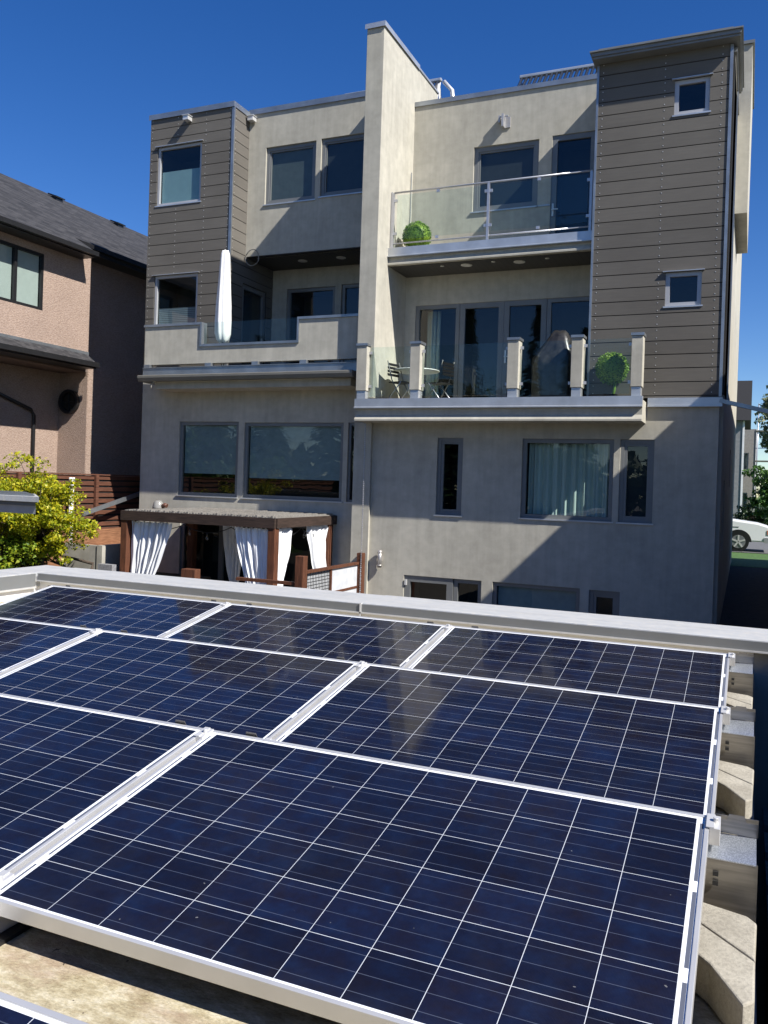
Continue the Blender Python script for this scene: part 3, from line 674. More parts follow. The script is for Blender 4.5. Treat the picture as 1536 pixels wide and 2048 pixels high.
mb.face(rings[-1])
bm = None
gc = mb.build('covered_grill', MT['cover'], org=(-3.7, 17.1, 1.8), recalc=False)
bmm = bmesh.new(); bmm.from_mesh(gc.data); bmesh.ops.remove_doubles(bmm, verts=bmm.verts, dist=.0005); bmesh.ops.recalc_face_normals(bmm, faces=bmm.faces); bmm.to_mesh(gc.data); bmm.free()
tag(gc, 'barbecue under a draped black and grey cover on the lower balcony', 'grill')
# round table and folding chairs
T = thing('bistro_table', (-6.85, 17.5, 1.745), 'round white topped bistro table on the lower balcony behind the second stucco post', 'table')
MB().lathe((-6.85, 17.5, 2.49), [(.02, 0), (.5, .0), (.52, .012), (.52, .022), (.5, .03), (.02, .03)], 40).build('table_top', m_plain('table_top_white', (.75, .76, .72), .3), T)
MB().tube([(-6.85, 17.5, 2.49), (-6.85, 17.5, 1.9)], .03, 10).build('pedestal', MT['black'], T)
for k in range(3):
    t = k * 2.1 + .4; MB().tube([(-6.85, 17.5, 1.95), (-6.85 + .32 * math.cos(t), 17.5 + .32 * math.sin(t), 1.76)], .018, 8).build('leg', MT['black'], T)
def chair(x, y, rz, label):
    T = thing('folding_chair', (x, y, 1.745), label, 'chair', 'dark folding chairs at the bistro table')
    def P_(px, py, pz): return (x + px * math.cos(rz) - py * math.sin(rz), y + px * math.sin(rz) + py * math.cos(rz), 1.745 + pz)
    q = MB()
    for i in range(5): q.hexa([P_(-.2, -.2 + i * .08, .44), P_(.2, -.2 + i * .08, .44), P_(.2, -.135 + i * .08, .44), P_(-.2, -.135 + i * .08, .44), P_(-.2, -.2 + i * .08, .46), P_(.2, -.2 + i * .08, .46), P_(.2, -.135 + i * .08, .46), P_(-.2, -.135 + i * .08, .46)])
    q.build('seat', MT['black'], T)
    q = MB()
    for i in range(4): a = .6 + i * .075; q.hexa([P_(-.19, .21, a), P_(.19, .21, a), P_(.19, .23, a), P_(-.19, .23, a), P_(-.19, .22, a + .055), P_(.19, .22, a + .055), P_(.19, .24, a + .055), P_(-.19, .24, a + .055)])
    q.build('backrest', MT['black'], T)
    for sx_ in (-.2, .2):
        MB().tube([P_(sx_, -.22, 0), P_(sx_, .1, .5), P_(sx_, .23, .92)], .012, 6).build('leg', MT['frame'], T)
        MB().tube([P_(sx_, .25, 0), P_(sx_, -.15, .45)], .012, 6).build('leg', MT['rail'], T)
chair(-7.02, 17.05, 1.3, 'dark slatted folding chair with metal legs between the fin wall and the bistro table')
chair(-6.22, 17.3, -1.9, 'dark slatted folding chair on the door side of the bistro table')
# closed parasol
T = thing('closed_parasol', (-11.83, 17.3, 2.56), 'closed white parasol standing upright behind the left balcony parapet', 'parasol')
def fold(t, k, r, z): return (r * (1 + .07 * math.sin(t * 7 + k * .25) + .035 * math.sin(t * 13 + k)), z + (.03 * math.sin(t * 4) if k in (0, 9) else 0))
MB().lathe((-11.83, 17.3, 3.3), [(.09, -.02), (.15, .05), (.185, .2), (.19, .5), (.175, .9), (.15, 1.3), (.13, 1.7), (.115, 2.0), (.105, 2.12), (.075, 2.19), (.03, 2.22)], 48, fold).build('canopy', MT['cloth_w'], T)
MB().tube([(-11.83, 17.3, 2.62), (-11.83, 17.3, 3.35)], .025, 10).build('pole', MT['rail'], T)
MB().lathe((-11.83, 17.3, 2.562), [(.25, 0), (.25, .05), (.05, .09)], 20).build('base', MT['black'], T)
# evacuated tube collectors on the roof
def collector(x0, x1, y, z, label, legs=True):
    T = thing('solar_water_collector', ((x0 + x1) / 2, y, 8.94), label, 'solar collector', 'evacuated tube collectors on the roof')
    MB().box(x0, x1, y - .06, y + .06, z + .0, z + .08).build('manifold', MT['flash_light'], T, bevel=.02)
    n_ = int((x1 - x0) / .125)
    for i in range(n_):
        x = x0 + .06 + i * .125
        MB().tube([(x, y - .0, z + .02), (x + .0, y - 1.05, z - 1.12)], .04, 8).build('tube', m_collect, T)
    for x in ((x0 + .05, x1 - .05) if legs else (x1 - .05,)):
        MB().tube([(x, y, z), (x, y, 8.94)], .02, 6).build('leg', MT['white_alu'], T); MB().tube([(x, y, z - .1), (x, y + .5, 8.94)], .02, 6).build('leg', MT['white_alu'], T)
    return T
m_collect = m_plain('dark_glass_tube', (.02, .025, .04), .08, .1)
collector(-5.56, -2.7, 20.6, 10.14, 'long row of evacuated glass tubes on the roof beside the right siding tower')
T = collector(-10.4, -7.62, 20.6, 10.42, 'evacuated glass tube rack seen end-on behind the top of the fin wall')
MB().tube([(-7.56, 20.6, 10.40), (-7.34, 20.62, 10.15), (-7.18, 20.65, 9.0)], .055, 10).build('insulated_pipe', MT['white_alu'], T)
MB().tube([(-7.66, 20.5, 10.3), (-7.8, 20.3, 8.95)], .045, 10).build('insulated_pipe', MT['white_alu'], T)

# ================================================================== PERGOLA
PGX0, PGX1, PGY0, PGY1 = -12.62, -8.73, 14.80, 17.4
T = thing('pergola', ((PGX0 + PGX1) / 2, 16, -3.05), 'stained cedar pergola with a slatted flat roof against the ground floor wall', 'pergola')
for x, y in ((PGX0 + .08, PGY0 + .08), (PGX1 - .08, PGY0 + .08), (PGX0 + .08, PGY1 - .1), (PGX1 - .08, PGY1 - .1)):
    MB().box(x - .08, x + .08, y - .09, y + .09, -3.05, -.98 if x < -9 else -.985).build('post', MT['wood'], T, bevel=.006)
q = MB(); q.box(PGX0, PGX1, PGY0 - .03, PGY0 + .03, -.98, -.775); q.build('beam', MT['wood_h'], T)
q = MB(); q.box(PGX1 - .04, PGX1 + .03, PGY0 + .035, 17.52, -.975, -.775); q.build('beam', MT['wood_h'], T)
q = MB(); q.box(PGX0 - .03, PGX0 + .04, PGY0 + .035, 17.52, -.975, -.775); q.build('beam', MT['wood_h'], T)
q = MB(); x = PGX0 + .06
while x < PGX1 - .05: q.box(x, x + .048, PGY0 + .035, 17.5, -.80, -.758 + .012 * (int(x * 97) % 3)); x += .074
q.build('roof_slats', MT['wood_grey'], T)
# curtains
def curtain(name, p0, p1, q0, q1, zt, zb, label, tie=None, folds=7, amp=.035):
    p0, p1, q0, q1 = map(Vector, (p0, p1, q0, q1)); mb = MB(); N, Mz = 64, 22
    d = (p1 - p0).normalized(); nr = Vector((-d.y, d.x, 0)); grid = []
    for k in range(Mz + 1):
        t = k / Mz; row = []
        e = t ** 1.25
        a = p0.lerp(q0, e); b = p1.lerp(q1, e)
        if tie:
            a = p0.lerp(q0, t ** 1.6) if t < 1 else q0
        z = zt + (zb - zt) * t
        for i in range(N + 1):
            u = i / N; pos = a.lerp(b, u); sd = p0.x * 3 + p0.y; uu = u + .035 * math.sin(u * 11 + sd) + .02 * math.sin(u * 23 + sd * 2 + t * 1.5); wv_ = amp * (1.1 + .5 * math.sin(u * 7 + sd + t * 1.2)) * (math.sin(uu * folds * 2 * math.pi + .35 * t) + .35 * math.sin(uu * folds * 4.3 * math.pi + 1 + 2 * t)) + .012 * math.sin(t * 14 + u * 19)
            if k == 0: wv_ *= .7
            row.append((pos.x + nr.x * wv_, pos.y + nr.y * wv_, z + (.012 * math.sin(u * folds * 2 * math.pi) if k in (0, Mz) else 0)))
        grid.append(row)
    for k in range(Mz):
        for i in range(N): mb.f.append([k * (N + 1) + i, k * (N + 1) + i + 1, (k + 1) * (N + 1) + i + 1, (k + 1) * (N + 1) + i]); mb.sm.add(len(mb.f) - 1)
    mb.v = [p for r in grid for p in r]
    o = mb.build(name, MT['curtain'], org=tuple((q0 + q1) / 2 + Vector((0, 0, zb))), recalc=False)
    tag(o, label, 'curtain', 'white curtains hanging from the pergola'); return o
YF = PGY0 + .12
curtain('curtain', (-12.44, YF, 0), (-11.36, YF, 0), (-12.44, YF, 0), (-11.98, YF, 0), -1.0, -2.6, 'white curtain gathered to the left at the front left post of the pergola')
curtain('curtain', (-9.75, YF, 0), (-8.93, YF, 0), (-9.28, YF, 0), (-8.86, YF, 0), -1.0, -2.6, 'white curtain swept right against the left side of the pergola corner post')
curtain('curtain', (PGX1 - .1, 14.98, 0), (PGX1 - .1, 15.6, 0), (PGX1 - .1, 14.98, 0), (PGX1 - .1, 15.10, 0), -.99, -2.6, 'narrow white curtain hanging on the right side of the pergola corner post')
curtain('curtain', (PGX1 - .1, 16.35, 0), (PGX1 - .1, 17.35, 0), (PGX1 - .1, 17.05, 0), (PGX1 - .1, 18.0, 0) if 0 else (PGX1 - .1, 17.42, 0), -.98, -2.6, 'white curtain slanting back towards the wall at the rear right of the pergola')
curtain('curtain', (-11.5, 17.0, 0), (-10.9, 17.0, 0), (-11.15, 17.0, 0), (-11.0, 17.0, 0), -1.02, -2.7, 'shaded white curtain tied in the middle of the pergola before the patio door', tie=1, folds=5)
# string lights
T = thing('string_lights', (-10, 14.9, -1.05), 'black cable of bare bulbs looped round inside the pergola beams', 'string lights')
q = MB(); bulbs = []
path = []
for (ax, ay), (bx, by) in (((-12.4, 15.02), (-11.1, 15.0)), ((-11.1, 15.0), (-9.9, 15.0)), ((-9.9, 15.0), (-8.85, 15.0)), ((-8.85, 15.0), (-8.85, 16.1)), ((-8.85, 16.1), (-8.85, 17.2))):
    for i in range(9):
        t = i / 8; path.append((ax + (bx - ax) * t, ay + (by - ay) * t, -1.02 - .16 * 4 * t * (1 - t) * .9))
    bulbs.append(path[-5])
    if len(bulbs) % 2: bulbs.append(path[-8])
q.tube(path, .009, 5); q.build('cable', MT['black'], T)
for b in bulbs:
    k = MB().tube([b, (b[0], b[1], b[2] - .07)], .016, 8).build('socket', MT['black'], T)
    MB().lathe((b[0], b[1], b[2] - .17), [(.008, 0), (.026, .02), (.03, .045), (.022, .08), (.012, .1)], 12).build('bulb', m_glass('bulb_glass', (.95, .95, .92), 1.6), k)
# lamp on pergola roof
T = thing('work_lamp', (-13.0, 16.4, -.755), 'small clear domed lamp lying on the left end of the pergola roof', 'lamp')
LX, LY = -12.5, 15.9
T.location = (LX, LY, -.757); ORG[T.name] = Vector(T.location)
MB().lathe((LX, LY, -.757), [(.13, 0), (.13, .04), (.11, .14), (.07, .19), (.02, .2)], 20).build('dome', m_plain('clear_plastic', (.25, .24, .22), .15), T)
MB().tube([(LX + .1, LY, -.7), (LX + .19, LY, -.66), (LX + .24, LY, -.68)], .05, 10).build('head', m_plain('rust_plastic', (.12, .05, .03), .5), T)
# balustrade at the patio edge
T = thing('patio_balustrade', (-7.9, 15.8, -3.05), 'cedar balustrade with wire mesh and pale panel infill between the pergola and the pier', 'balustrade')
BX = -7.88
MB().box(BX - .09, BX + .09, 14.30, 14.48, -3.05, -1.45).build('post', MT['wood'], T, bevel=.008)
MB().box(BX - .02, BX + .12, 16.94, 17.09, -3.05, -1.55).build('post', MT['wood'], T, bevel=.008)
MB().box(BX - .05, BX + .05, 14.49, 16.93, -1.80, -1.75).build('top_rail', MT['wood'], T)
MB().box(BX - .03, BX + .03, 14.49, 16.93, -2.95, -2.88).build('bottom_rail', MT['wood'], T)
MB().box(BX - .025, BX + .025, 15.62, 15.68, -2.87, -1.81).build('mid_post', MT['wood'], T)
q = MB()
for i in range(17): q.box(BX - .004, BX + .004, 14.52 + i * .066, 14.526 + i * .066, -2.87, -1.81)
for i in range(16): q.box(BX - .0045, BX + .0045, 14.49, 15.61, -2.85 + i * .066, -2.844 + i * .066)
q.build('wire_mesh', MT['black'], T)
MB().box(BX - .012, BX - .006, 14.5, 15.61, -2.87, -1.81).build('back_panel', m_plain('pale_mesh_backing', (.42, .43, .44), .6), T)
MB().box(BX - .006, BX + .006, 15.69, 16.93, -2.87, -1.81).build('infill_panel', m_plain('pale_polycarbonate', (.55, .57, .6), .4), T)
MB().box(BX - .02, BX + .02, 15.69, 16.93, -2.32, -2.27).build('mid_rail', MT['wood'], T)
T = thing('patio_fence', (-10, 14.4, -3.05), 'low cedar rail with square posts in front of the pergola', 'fence')
MB().box(-9.32, -7.98, 14.33, 14.43, -2.02, -1.96).build('top_rail', MT['wood'], T)
for x in (-10.45,): MB().box(x - .17, x + .17, 14.3, 14.5, -3.05, -1.88).build('post', MT['wood'], T, bevel=.008)
MB().box(-10.27, -9.33, 14.35, 14.41, -2.7, -2.6).build('bottom_rail', MT['wood'], T)

# ================================================================== LEFT NEIGHBOUR
NB = thing('neighbour_house', (-19, 20, -4.05), 'tan stucco house with dark shingle roof left of the townhouse', 'house')
WX = -17.3; CYN = 18.69; YN = 12.4
q = MB(); wall(q, mapX(WX), YN, CYN, 3.40, 6.28, [(13.9, 16.97, 4.27, 5.76)])
q.face([(WX, CYN + .01, 3.40), (WX - .9, CYN + .01, 3.40), (WX - .9, CYN + .01, 6.28), (WX, CYN + .01, 6.28)])
wall(q, mapX(-18.1), CYN + .02, 32, 3.1, 6.3)
wall(q, mapX(-18.36), YN, CYN + .03, -4.05, 3.1)                       # recessed ground floor
wall(q, mapY(CYN + .03), -18.36, WX - .02, -4.05, 3.0)
wall(q, mapX(WX - .01), CYN + .05, 32, -4.05, 3.1)
q.box(-27, -18.5, YN - .1, YN, -4.05, 6.2); q.build('stucco_wall', MT['tan'], NB, recalc=False)
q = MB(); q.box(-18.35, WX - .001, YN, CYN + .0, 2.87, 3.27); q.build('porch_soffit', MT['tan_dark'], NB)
window(NB, mapX(WX), 13.9, 16.97, 4.27, 5.76, .075, .0, splits=(16.05,), mat='black', blind='pale_blind', sill=False)
ze = 6.12; sl = .6; ex = -16.75; rx = -22.7; zr_ = ze + sl * (ex - rx); sx2 = -17.53
def roofface(mb, x0, y0, y1, x1):
    z0, z1 = ze + sl * (ex - x0), ze + sl * (ex - x1); L = math.hypot(x0 - x1, z1 - z0); o = (ex - x0) * 1.17
    mb.face([(x0, y0, z0), (x0, y1, z0), (x1, y1, z1), (x1, y0, z1)], uv=[(y0, o), (y1, o), (y1, o + L), (y0, o + L)])
q = MB(); roofface(q, ex, 11.8, 18.3, sx2); roofface(q, sx2, 11.8, 33, rx)
q.face([(rx, 11.8, zr_), (rx, 33, zr_), (-28.5, 33, 6.1), (-28.5, 11.8, 6.1)], uv=[(3, 0), (31, 0), (31, 6), (3, 6)]); q.build('roof', MT['shingle'], NB, recalc=False)
q = MB(); q.box(ex - .02, ex + .10, 11.8, 18.3, ze - .13, ze - .01); q.box(ex - .55, ex - .02, 11.8, 18.28, ze - .16, ze - .06); q.box(sx2 - .04, sx2 + .07, 18.31, 33, ze + .32, ze + .44); q.box(-18.15, sx2 - .04, 18.31, 33, ze + .2, ze + .3)
q.build('gutter', MT['black'], NB)
for y in (18.4, 22.3, 25.4):
    q = MB(); x = rx + .45; z = ze + sl * (ex - x); q.box(x - .14, x + .14, y - .15, y + .15, z - .1, z + .08); q.obox((x, y, z + .10), (.19, 0, -.07), (0, .21, 0), (.005, 0, .022)); q.build('roof_vent', MT['black'], NB)
q = MB(); z0 = 3.08; xs = -16.73
q.face([(xs, 11.8, z0), (xs, 18.4, z0), (WX, CYN - .05, 3.38), (WX, 11.8, 3.38)], uv=[(3, 0), (17.4, 0), (17.7, .6), (3, .6)]); q.build('skirt_roof', MT['shingle'], NB, recalc=False)
q = MB(); q.box(WX, WX + .03, 11.8, CYN, 3.34, 3.44); q.build('skirt_flashing', MT['flash'], NB)
q = MB(); q.box(xs, xs + .1, 11.8, 18.43, z0 - .13, z0); q.box(WX, xs, 11.8, 18.4, z0 - .17, z0 - .06); q.build('skirt_gutter', MT['black'], NB)
q = MB(); q.tube([(-18.29, 15.4, 2.38), (-18.29, 17.64, 1.72), (-18.29, 17.75, 1.58), (-18.29, 17.75, -3.5)], .05, 10); q.build('downspout', MT['black'], NB)
q = MB(); n = 28; cx, cz = -17.92, 2.04
for i in range(n):
    a, b = 2 * math.pi * i / n, 2 * math.pi * (i + 1) / n
    r0, r1 = .27, .35
    q.hexa([(cx + r * math.cos(t), y, cz + r * math.sin(t)) for y in (CYN - .08, CYN + .029) for r, t in ((r0, a), (r1, a), (r1, b), (r0, b))])
q.box(cx - .27, cx + .27, CYN - .05, CYN - .03, cz - .012, cz + .012); q.box(cx - .012, cx + .012, CYN - .052, CYN - .028, cz - .27, cz + .27)
rw = q.build('round_window', MT['black'], NB)
q = MB(); q.face([(cx + .265 * math.cos(2 * math.pi * i / n), CYN - .02, cz + .265 * math.sin(2 * math.pi * i / n)) for i in range(n)]); q.build('pane', m_plain('dark_round_glass', (.01, .012, .012), .05), rw, recalc=False)

# slatted fence
T = thing('slat_fence', (-15.3, 18, -4), 'dark stained horizontal board fence between the townhouse and the tan house', 'fence')
FX = -15.3; q = MB(); z = -.04; k = 0
while z > -1.7: q.box(FX, FX + .025, 5, 27, z - .098, z + .002); z -= .148; k += 1
q.build('boards', MT['fence'], T)
q = MB(); q.box(FX - .03, FX + .06, 5, 27, -.03, .0); q.build('top_cap', MT['fence'], T)
q = MB(); q.box(FX - .03, FX - .01, 5, 27, -4, -.05); q.build('fence_backing', MT['gap'], T)
for y in (14.4, 16.9, 19.4): MB().box(FX + .03, FX + .10, y - .05, y + .05, -4, -.02).build('post', MT['fence'], T)
T = thing('timber_wall', (-14.6, 17.0, -4.0), 'stepped brown timber retaining boards below the slatted fence', 'retaining wall')
q = MB(); q.hexa([(-15.22, 14.2, -3.5), (-15.1, 14.2, -3.5), (-15.1, 17.9, -3.5), (-15.22, 17.9, -3.5), (-15.22, 14.2, -1.52), (-15.1, 14.2, -1.52), (-15.1, 17.9, -1.38), (-15.22, 17.9, -1.38)])
q.hexa([(-15.09, 14.2, -3.5), (-15.0, 14.2, -3.5), (-15.0, 17.9, -3.5), (-15.09, 17.9, -3.5), (-15.09, 14.2, -1.80), (-15.0, 14.2, -1.80), (-15.0, 17.9, -1.78), (-15.09, 17.9, -1.78)])
q.build('boards', m_wood('weathered_timber', (.14, .06, .03), (.34, .17, .09), (.6, .6, 7)), T)
T = thing('vent_pipe', (-15.2, 14.9, -2.2), 'short white plastic pipe standing before the slatted fence', 'pipe')
MB().tube([(-15.1, 15.9, -2.2), (-15.1, 15.9, -.14)], .055, 12).build('pipe', MT['membrane_white'], T)
MB().tube([(-15.1, 15.9, -.22), (-15.1, 15.9, -.1)], .07, 12).build('collar', MT['membrane_white'], T)
tag(MB().obox((-14.9, 17.6, -.62), (.0, 1.5, .36), (.03, 0, 0), (0, -.01, .05)).build('handrail', MT['flash'], org=(-14.9, 17.6, -2.2)), 'sloping grey metal handrail in front of the slatted fence', 'handrail')
q = MB(); q.box(-14.38, -13.35, 14.9, 15.0, -4, -1.60); q.box(-13.348, -13.2, 14.88, 16.4, -4, -1.59)
tag(q.build('concrete_wall', MT['concrete'], org=(-13.8, 15, -4)), 'low board-formed concrete retaining wall at the end of the fence', 'retaining wall')
tag(MB().box(-13.15, -12.75, 14.7, 14.86, -2.25, -1.98).build('stone_planter', m_plain('grey_stone', (.22, .22, .23), .9, 0, .3, 20), org=(-13, 14.8, -2.25)), 'grey stone block edging behind the green ground cover', 'planter')
tag(MB().box(-12.74, -12.0, 14.4, 14.7, -2.3, -2.12).build('timber_sleeper', m_wood('pale_timber', (.3, .2, .12), (.45, .33, .22)), org=(-12.4, 14.5, -2.3)), 'pale timber sleeper beside the front left pergola post', 'sleeper')

# leafy things
def leaf_quads(mb, c, r, n, size, rnd, sq=(1, 1, 1), droop=.3):
    for i in range(n):
        d = Vector((rnd.gauss(0, 1), rnd.gauss(0, 1), rnd.gauss(0, 1))).normalized() * (rnd.random() ** .45)
        p = Vector((c[0] + d.x * r * sq[0], c[1] + d.y * r * sq[1], c[2] + d.z * r * sq[2]))
        a = Vector((rnd.gauss(0, 1), rnd.gauss(0, 1), rnd.gauss(0, .5))).normalized(); b = Vector((rnd.gauss(0, 1), rnd.gauss(0, 1), -droop + rnd.gauss(0, .5))).normalized()
        b = (b - a * b.dot(a)).normalized(); s_ = size * rnd.uniform(.6, 1.3)
        mb.face([p - a * s_ * .38, p - b * s_ * .1 , p + a * s_ * .38, p + b * s_ * .9])
def branchy(name, base, top_r, height, mat, bark, label, cat, nbr=14, leaves=300, lsize=.09, seed=1, group=None, trunk_r=.05, crown_c=None, sq=(1, 1, .8), clus=.26, z_low=.25, rmin=.35):
    rnd = random.Random(seed); T = thing(name, base, label, cat, group); b = Vector(base)
    tr = MB(); lf = MB(); cc = Vector(crown_c) if crown_c else b + Vector((0, 0, height * .62))
    tr.tube([b, b + Vector((.05, .03, height * .35)), cc + Vector((0, 0, height * .1))], trunk_r, 8, trunk_r * .4)
    for k in range(nbr):
        d = Vector((rnd.gauss(0, 1), rnd.gauss(0, 1), rnd.gauss(0, .9))).normalized(); q_ = rnd.uniform(rmin, 1)
        tip = cc + Vector((d.x * top_r * sq[0], d.y * top_r * sq[1], d.z * top_r * sq[2])) * q_
        if tip.z < b.z + height * z_low: tip.z = b.z + height * z_low + rnd.random() * .2
        st_ = b + (cc - b) * rnd.uniform(.35, .95)
        mid = (st_ + tip) / 2 + Vector((rnd.gauss(0, .06), rnd.gauss(0, .06), .1))
        tr.tube([st_, mid, tip], trunk_r * .35, 5, .006)
        for j in range(3):
            cpos = tip + Vector((rnd.gauss(0, clus * .6), rnd.gauss(0, clus * .6), rnd.gauss(0, clus * .4)))
            leaf_quads(lf, cpos, clus * rnd.uniform(.6, 1.1), leaves // 3, lsize, rnd, (1, 1, .6), .5)
    tr.build('trunk', bark, T); lf.build('crown', mat, T, recalc=False); return T
branchy('golden_shrub', (-13.7, 13.6, -2.25), 1.32, 2.3, MT['leaf_gold'], MT['bark'], 'golden yellow leaved maple shrub beside the fence behind the grey shed roof', 'shrub', 66, 280, .066, 5, sq=(1.0, .8, .85), crown_c=(-13.85, 13.6, -.78), clus=.24, z_low=.12)
branchy('dark_shrub', (-13.0, 14.3, -2.25), .6, .9, MT['leaf_dark'], MT['bark'], 'dark leaved shrub in the shade under the golden shrub', 'shrub', 20, 160, .07, 6, crown_c=(-14.35, 14.0, -1.75), clus=.2)
branchy('golden_shrub', (-14.6, 12.4, -2.25), .8, 1.2, MT['leaf_lime'], MT['bark'], 'lime green bush at the left edge below the grey shed roof', 'shrub', 24, 160, .075, 8, crown_c=(-14.2, 12.9, -1.55), clus=.22)
mb = MB(); rnd = random.Random(3)
for k in range(60):
    c = (rnd.uniform(-14.3, -12.4), rnd.uniform(12.6, 13.6), -2.2 + rnd.random() * .16); leaf_quads(mb, c, .14, 60, .05, rnd, (1, 1, .6))
tag(mb.build('ground_cover', MT['leaf_green'], recalc=False), 'low bright green ground cover behind the far parapet', 'plants', kind='stuff')
tag(leafball('yellow_plant', (-13.2, 12.2, -2.12), .17, 500, MT['leaf_gold'], .06, False), 'small yellow flowering clump behind the parapet corner', 'plant')
q = MB(); q.ball((-14.2, 12.4, -2.15), .22, 14, (1.3, 1, .7)); tag(q.build('boulder', m_plain('pink_stone', (.3, .22, .18), .9, 0, .3, 9, .3, .5), org=(-14.2, 12.4, -2.25)), 'rough pinkish boulder beside the yellow clump', 'boulder')

# neighbour's flat shed roof, left edge
T = thing('shed', (-12, 11, -4.05), 'flat grey metal shed roof edge coming in from the left', 'shed')
def shed(xr, yf, z0, z1, nm, mt):
    m = MB(); p = [(-17, yf), (xr, yf), (xr - 1.35, 10.6), (-17, 10.6)]
    m.hexa([(x, y, z) for z in (z0, z1) for x, y in p]); return m.build(nm, mt, T)
shed(-9.66, 9.46, -.62, -.50, 'fascia', MT['flash_light']); shed(-9.63, 9.42, -.498, -.44, 'gutter_shadow_gap', MT['frame']); shed(-9.50, 9.36, -.438, -.36, 'eave', MT['coping'])
q = MB()
for i in range(9): q.box(-17, -9.75 - i * .16, 9.5 + i * .13, 9.52 + i * .13, -.358, -.33)
q.build('roof_seam', MT['flash'], T)
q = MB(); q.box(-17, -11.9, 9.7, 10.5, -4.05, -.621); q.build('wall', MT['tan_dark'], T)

# ================================================================== GARAGE WITH SOLAR ARRAY
G = thing('garage', (-3, 3, -4.05), 'flat roofed garage with white membrane and grey metal parapet coping under the solar array', 'garage')
RZ = -1.185; CZ = -.95; GX0, GX1, GY1 = -6.55, .045, 6.58
q = MB(); q.box(GX0 + .2, GX1, -6, 6.2, RZ - .2, RZ); q.build('roof_deck', MT['membrane'], G)
q = MB(); q.box(GX0 + .02, .06, 6.12, GY1 - .03, -4.05, CZ - .012); q.box(GX0 + .02, GX0 + .36, -6, 6.119, -4.05, CZ - .012); q.build('parapet', MT['membrane_white'], G)
q = MB(); q.box(.061, 3.0, 6.125, GY1 - .03, -4.05, CZ - .013); q.box(GX0 + .36, GX1 - .03, -6, -5.8, -4.05, RZ - .2); q.box(-.1, .03, -5.8, 6.118, -4.05, RZ - .201); q.build('garage_wall', MT['stucco'], G)
q = MB()
q.extx([(6.09, CZ - .06), (6.075, CZ - .068), (6.085, CZ - .003), (6.10, CZ), (GY1, CZ + .006), (GY1, CZ - .08), (GY1 - .005, CZ - .08), (GY1 - .005, CZ - .002), (6.105, CZ - .006), (6.092, CZ - .01)], GX0 + .38, -2.775)
q.extx([(6.086, CZ - .06), (6.071, CZ - .068), (6.081, CZ - .001), (6.098, CZ + .003), (GY1 + .002, CZ + .009), (GY1 + .002, CZ - .08), (GY1 - .003, CZ - .08), (GY1 - .003, CZ + .001), (6.102, CZ - .003), (6.09, CZ - .008)], -2.785, 3.0)
q.build('coping', MT['coping'], G)
q = MB(); q.exty([(GX0 + .37, CZ - .12), (GX0 + .385, CZ - .13), (GX0 + .375, CZ - .003), (GX0 + .36, CZ + .001), (GX0, CZ + .007), (GX0, CZ - .1), (GX0 + .005, CZ - .1), (GX0 + .01, CZ)], -6, GY1 + .003); q.build('coping', MT['coping'], G)
q = MB(); q.box(GX0 + .41, 3.0, 6.066, 6.0705, CZ - .066, CZ - .006); q.box(GX0 + .386, GX0 + .3895, -6, 6.06, CZ - .126, CZ - .008); q.build('coping_face', MT['frame'], G)
# drip edges
q = MB(); q.box(GX0 + .4, 3.0, 6.055, 6.082, CZ - .078, CZ - .067); q.box(GX0 + .385, GX0 + .40, -6, 6.06, CZ - .145, CZ - .128)
for x in (-2.78,): q.box(x - .006, x + .006, 6.055, 6.09, CZ - .10, CZ + .004)
q.build('drip_edge', MT['white_alu'], G)
q = MB(); q.box(.012, .052, -6, 6.11, RZ - .14, RZ + .012); q.build('roof_edge_flashing', MT['frame'], G)
q = MB(); q.box(-7, 30, -9, -6.1, -4.05, -1.3)
# things right of the garage
T = thing('unseen_shade_box', (3.5, 0, -4.05), 'unseen low dark box added beyond the right edge to shade the gap', 'garage')  # unseen box, added to keep the gap beside the roof in shade
MB().box(.62, 6.5, -8, 6.0, -4.05, -.72).build('wall', MT['tan_dark'], T); MB().box(.58, 6.6, -8.1, 6.08, -.718, -.6).build('roof', MT['gap'], T)
T = thing('plank_stack', (.6, 6.5, -4.05), 'weathered grey planks stacked in the shade right of the garage roof', 'planks')
for i in range(6): MB().box(.14, 1.6, 3.4 + i * .42, 3.7 + i * .42, -2.0, -1.94).build('plank', MT['wood_grey'], T)
MB().box(.2, 1.6, 3.3, 6.0, -4.05, -2.01).build('stack_base', MT['gap'], T)

# solar panels
TILT, PU, PV = .1694, 1.65, .992
ct, s_t = math.cos(TILT), math.sin(TILT)
def panel_point(u, v, w_=0): return (u, v * ct - w_ * s_t, v * s_t + w_ * ct)
GRP = 'solar panels on the garage roof'
proto = thing('solar_module', (0, 0, 0), 'x', 'solar panel', GRP)
mb = MB(); mb.face([panel_point(a, b, -.004) for a, b in ((.008, .008), (PU - .008, .008), (PU - .008, PV - .008), (.008, PV - .008))], uv=[(.008, .008), (PU - .008, .008), (PU - .008, PV - .008), (.008, PV - .008)])
mb.build('cell_sheet', MT['cells'], proto, recalc=False)
mb = MB()
def pbox(mb, u0, u1, v0, v1, w0, w1): mb.hexa([panel_point(u, v, w) for w in (w0, w1) for (u, v) in ((u0, v0), (u1, v0), (u1, v1), (u0, v1))])
LIP = .0115
pbox(mb, 0, PU, 0, LIP, -.042, .0); pbox(mb, 0, PU, PV - LIP, PV, -.042, .0); pbox(mb, 0, LIP, LIP, PV - LIP, -.042, -.0004); pbox(mb, PU - LIP, PU, LIP, PV - LIP, -.042, -.0004)
mb.build('frame', MT['alu'], proto, bevel=.0015)
mb = MB(); pbox(mb, .012, PU - .012, .012, PV - .012, -.012, -.008); mb.build('back_sheet', MT['frame'], proto)
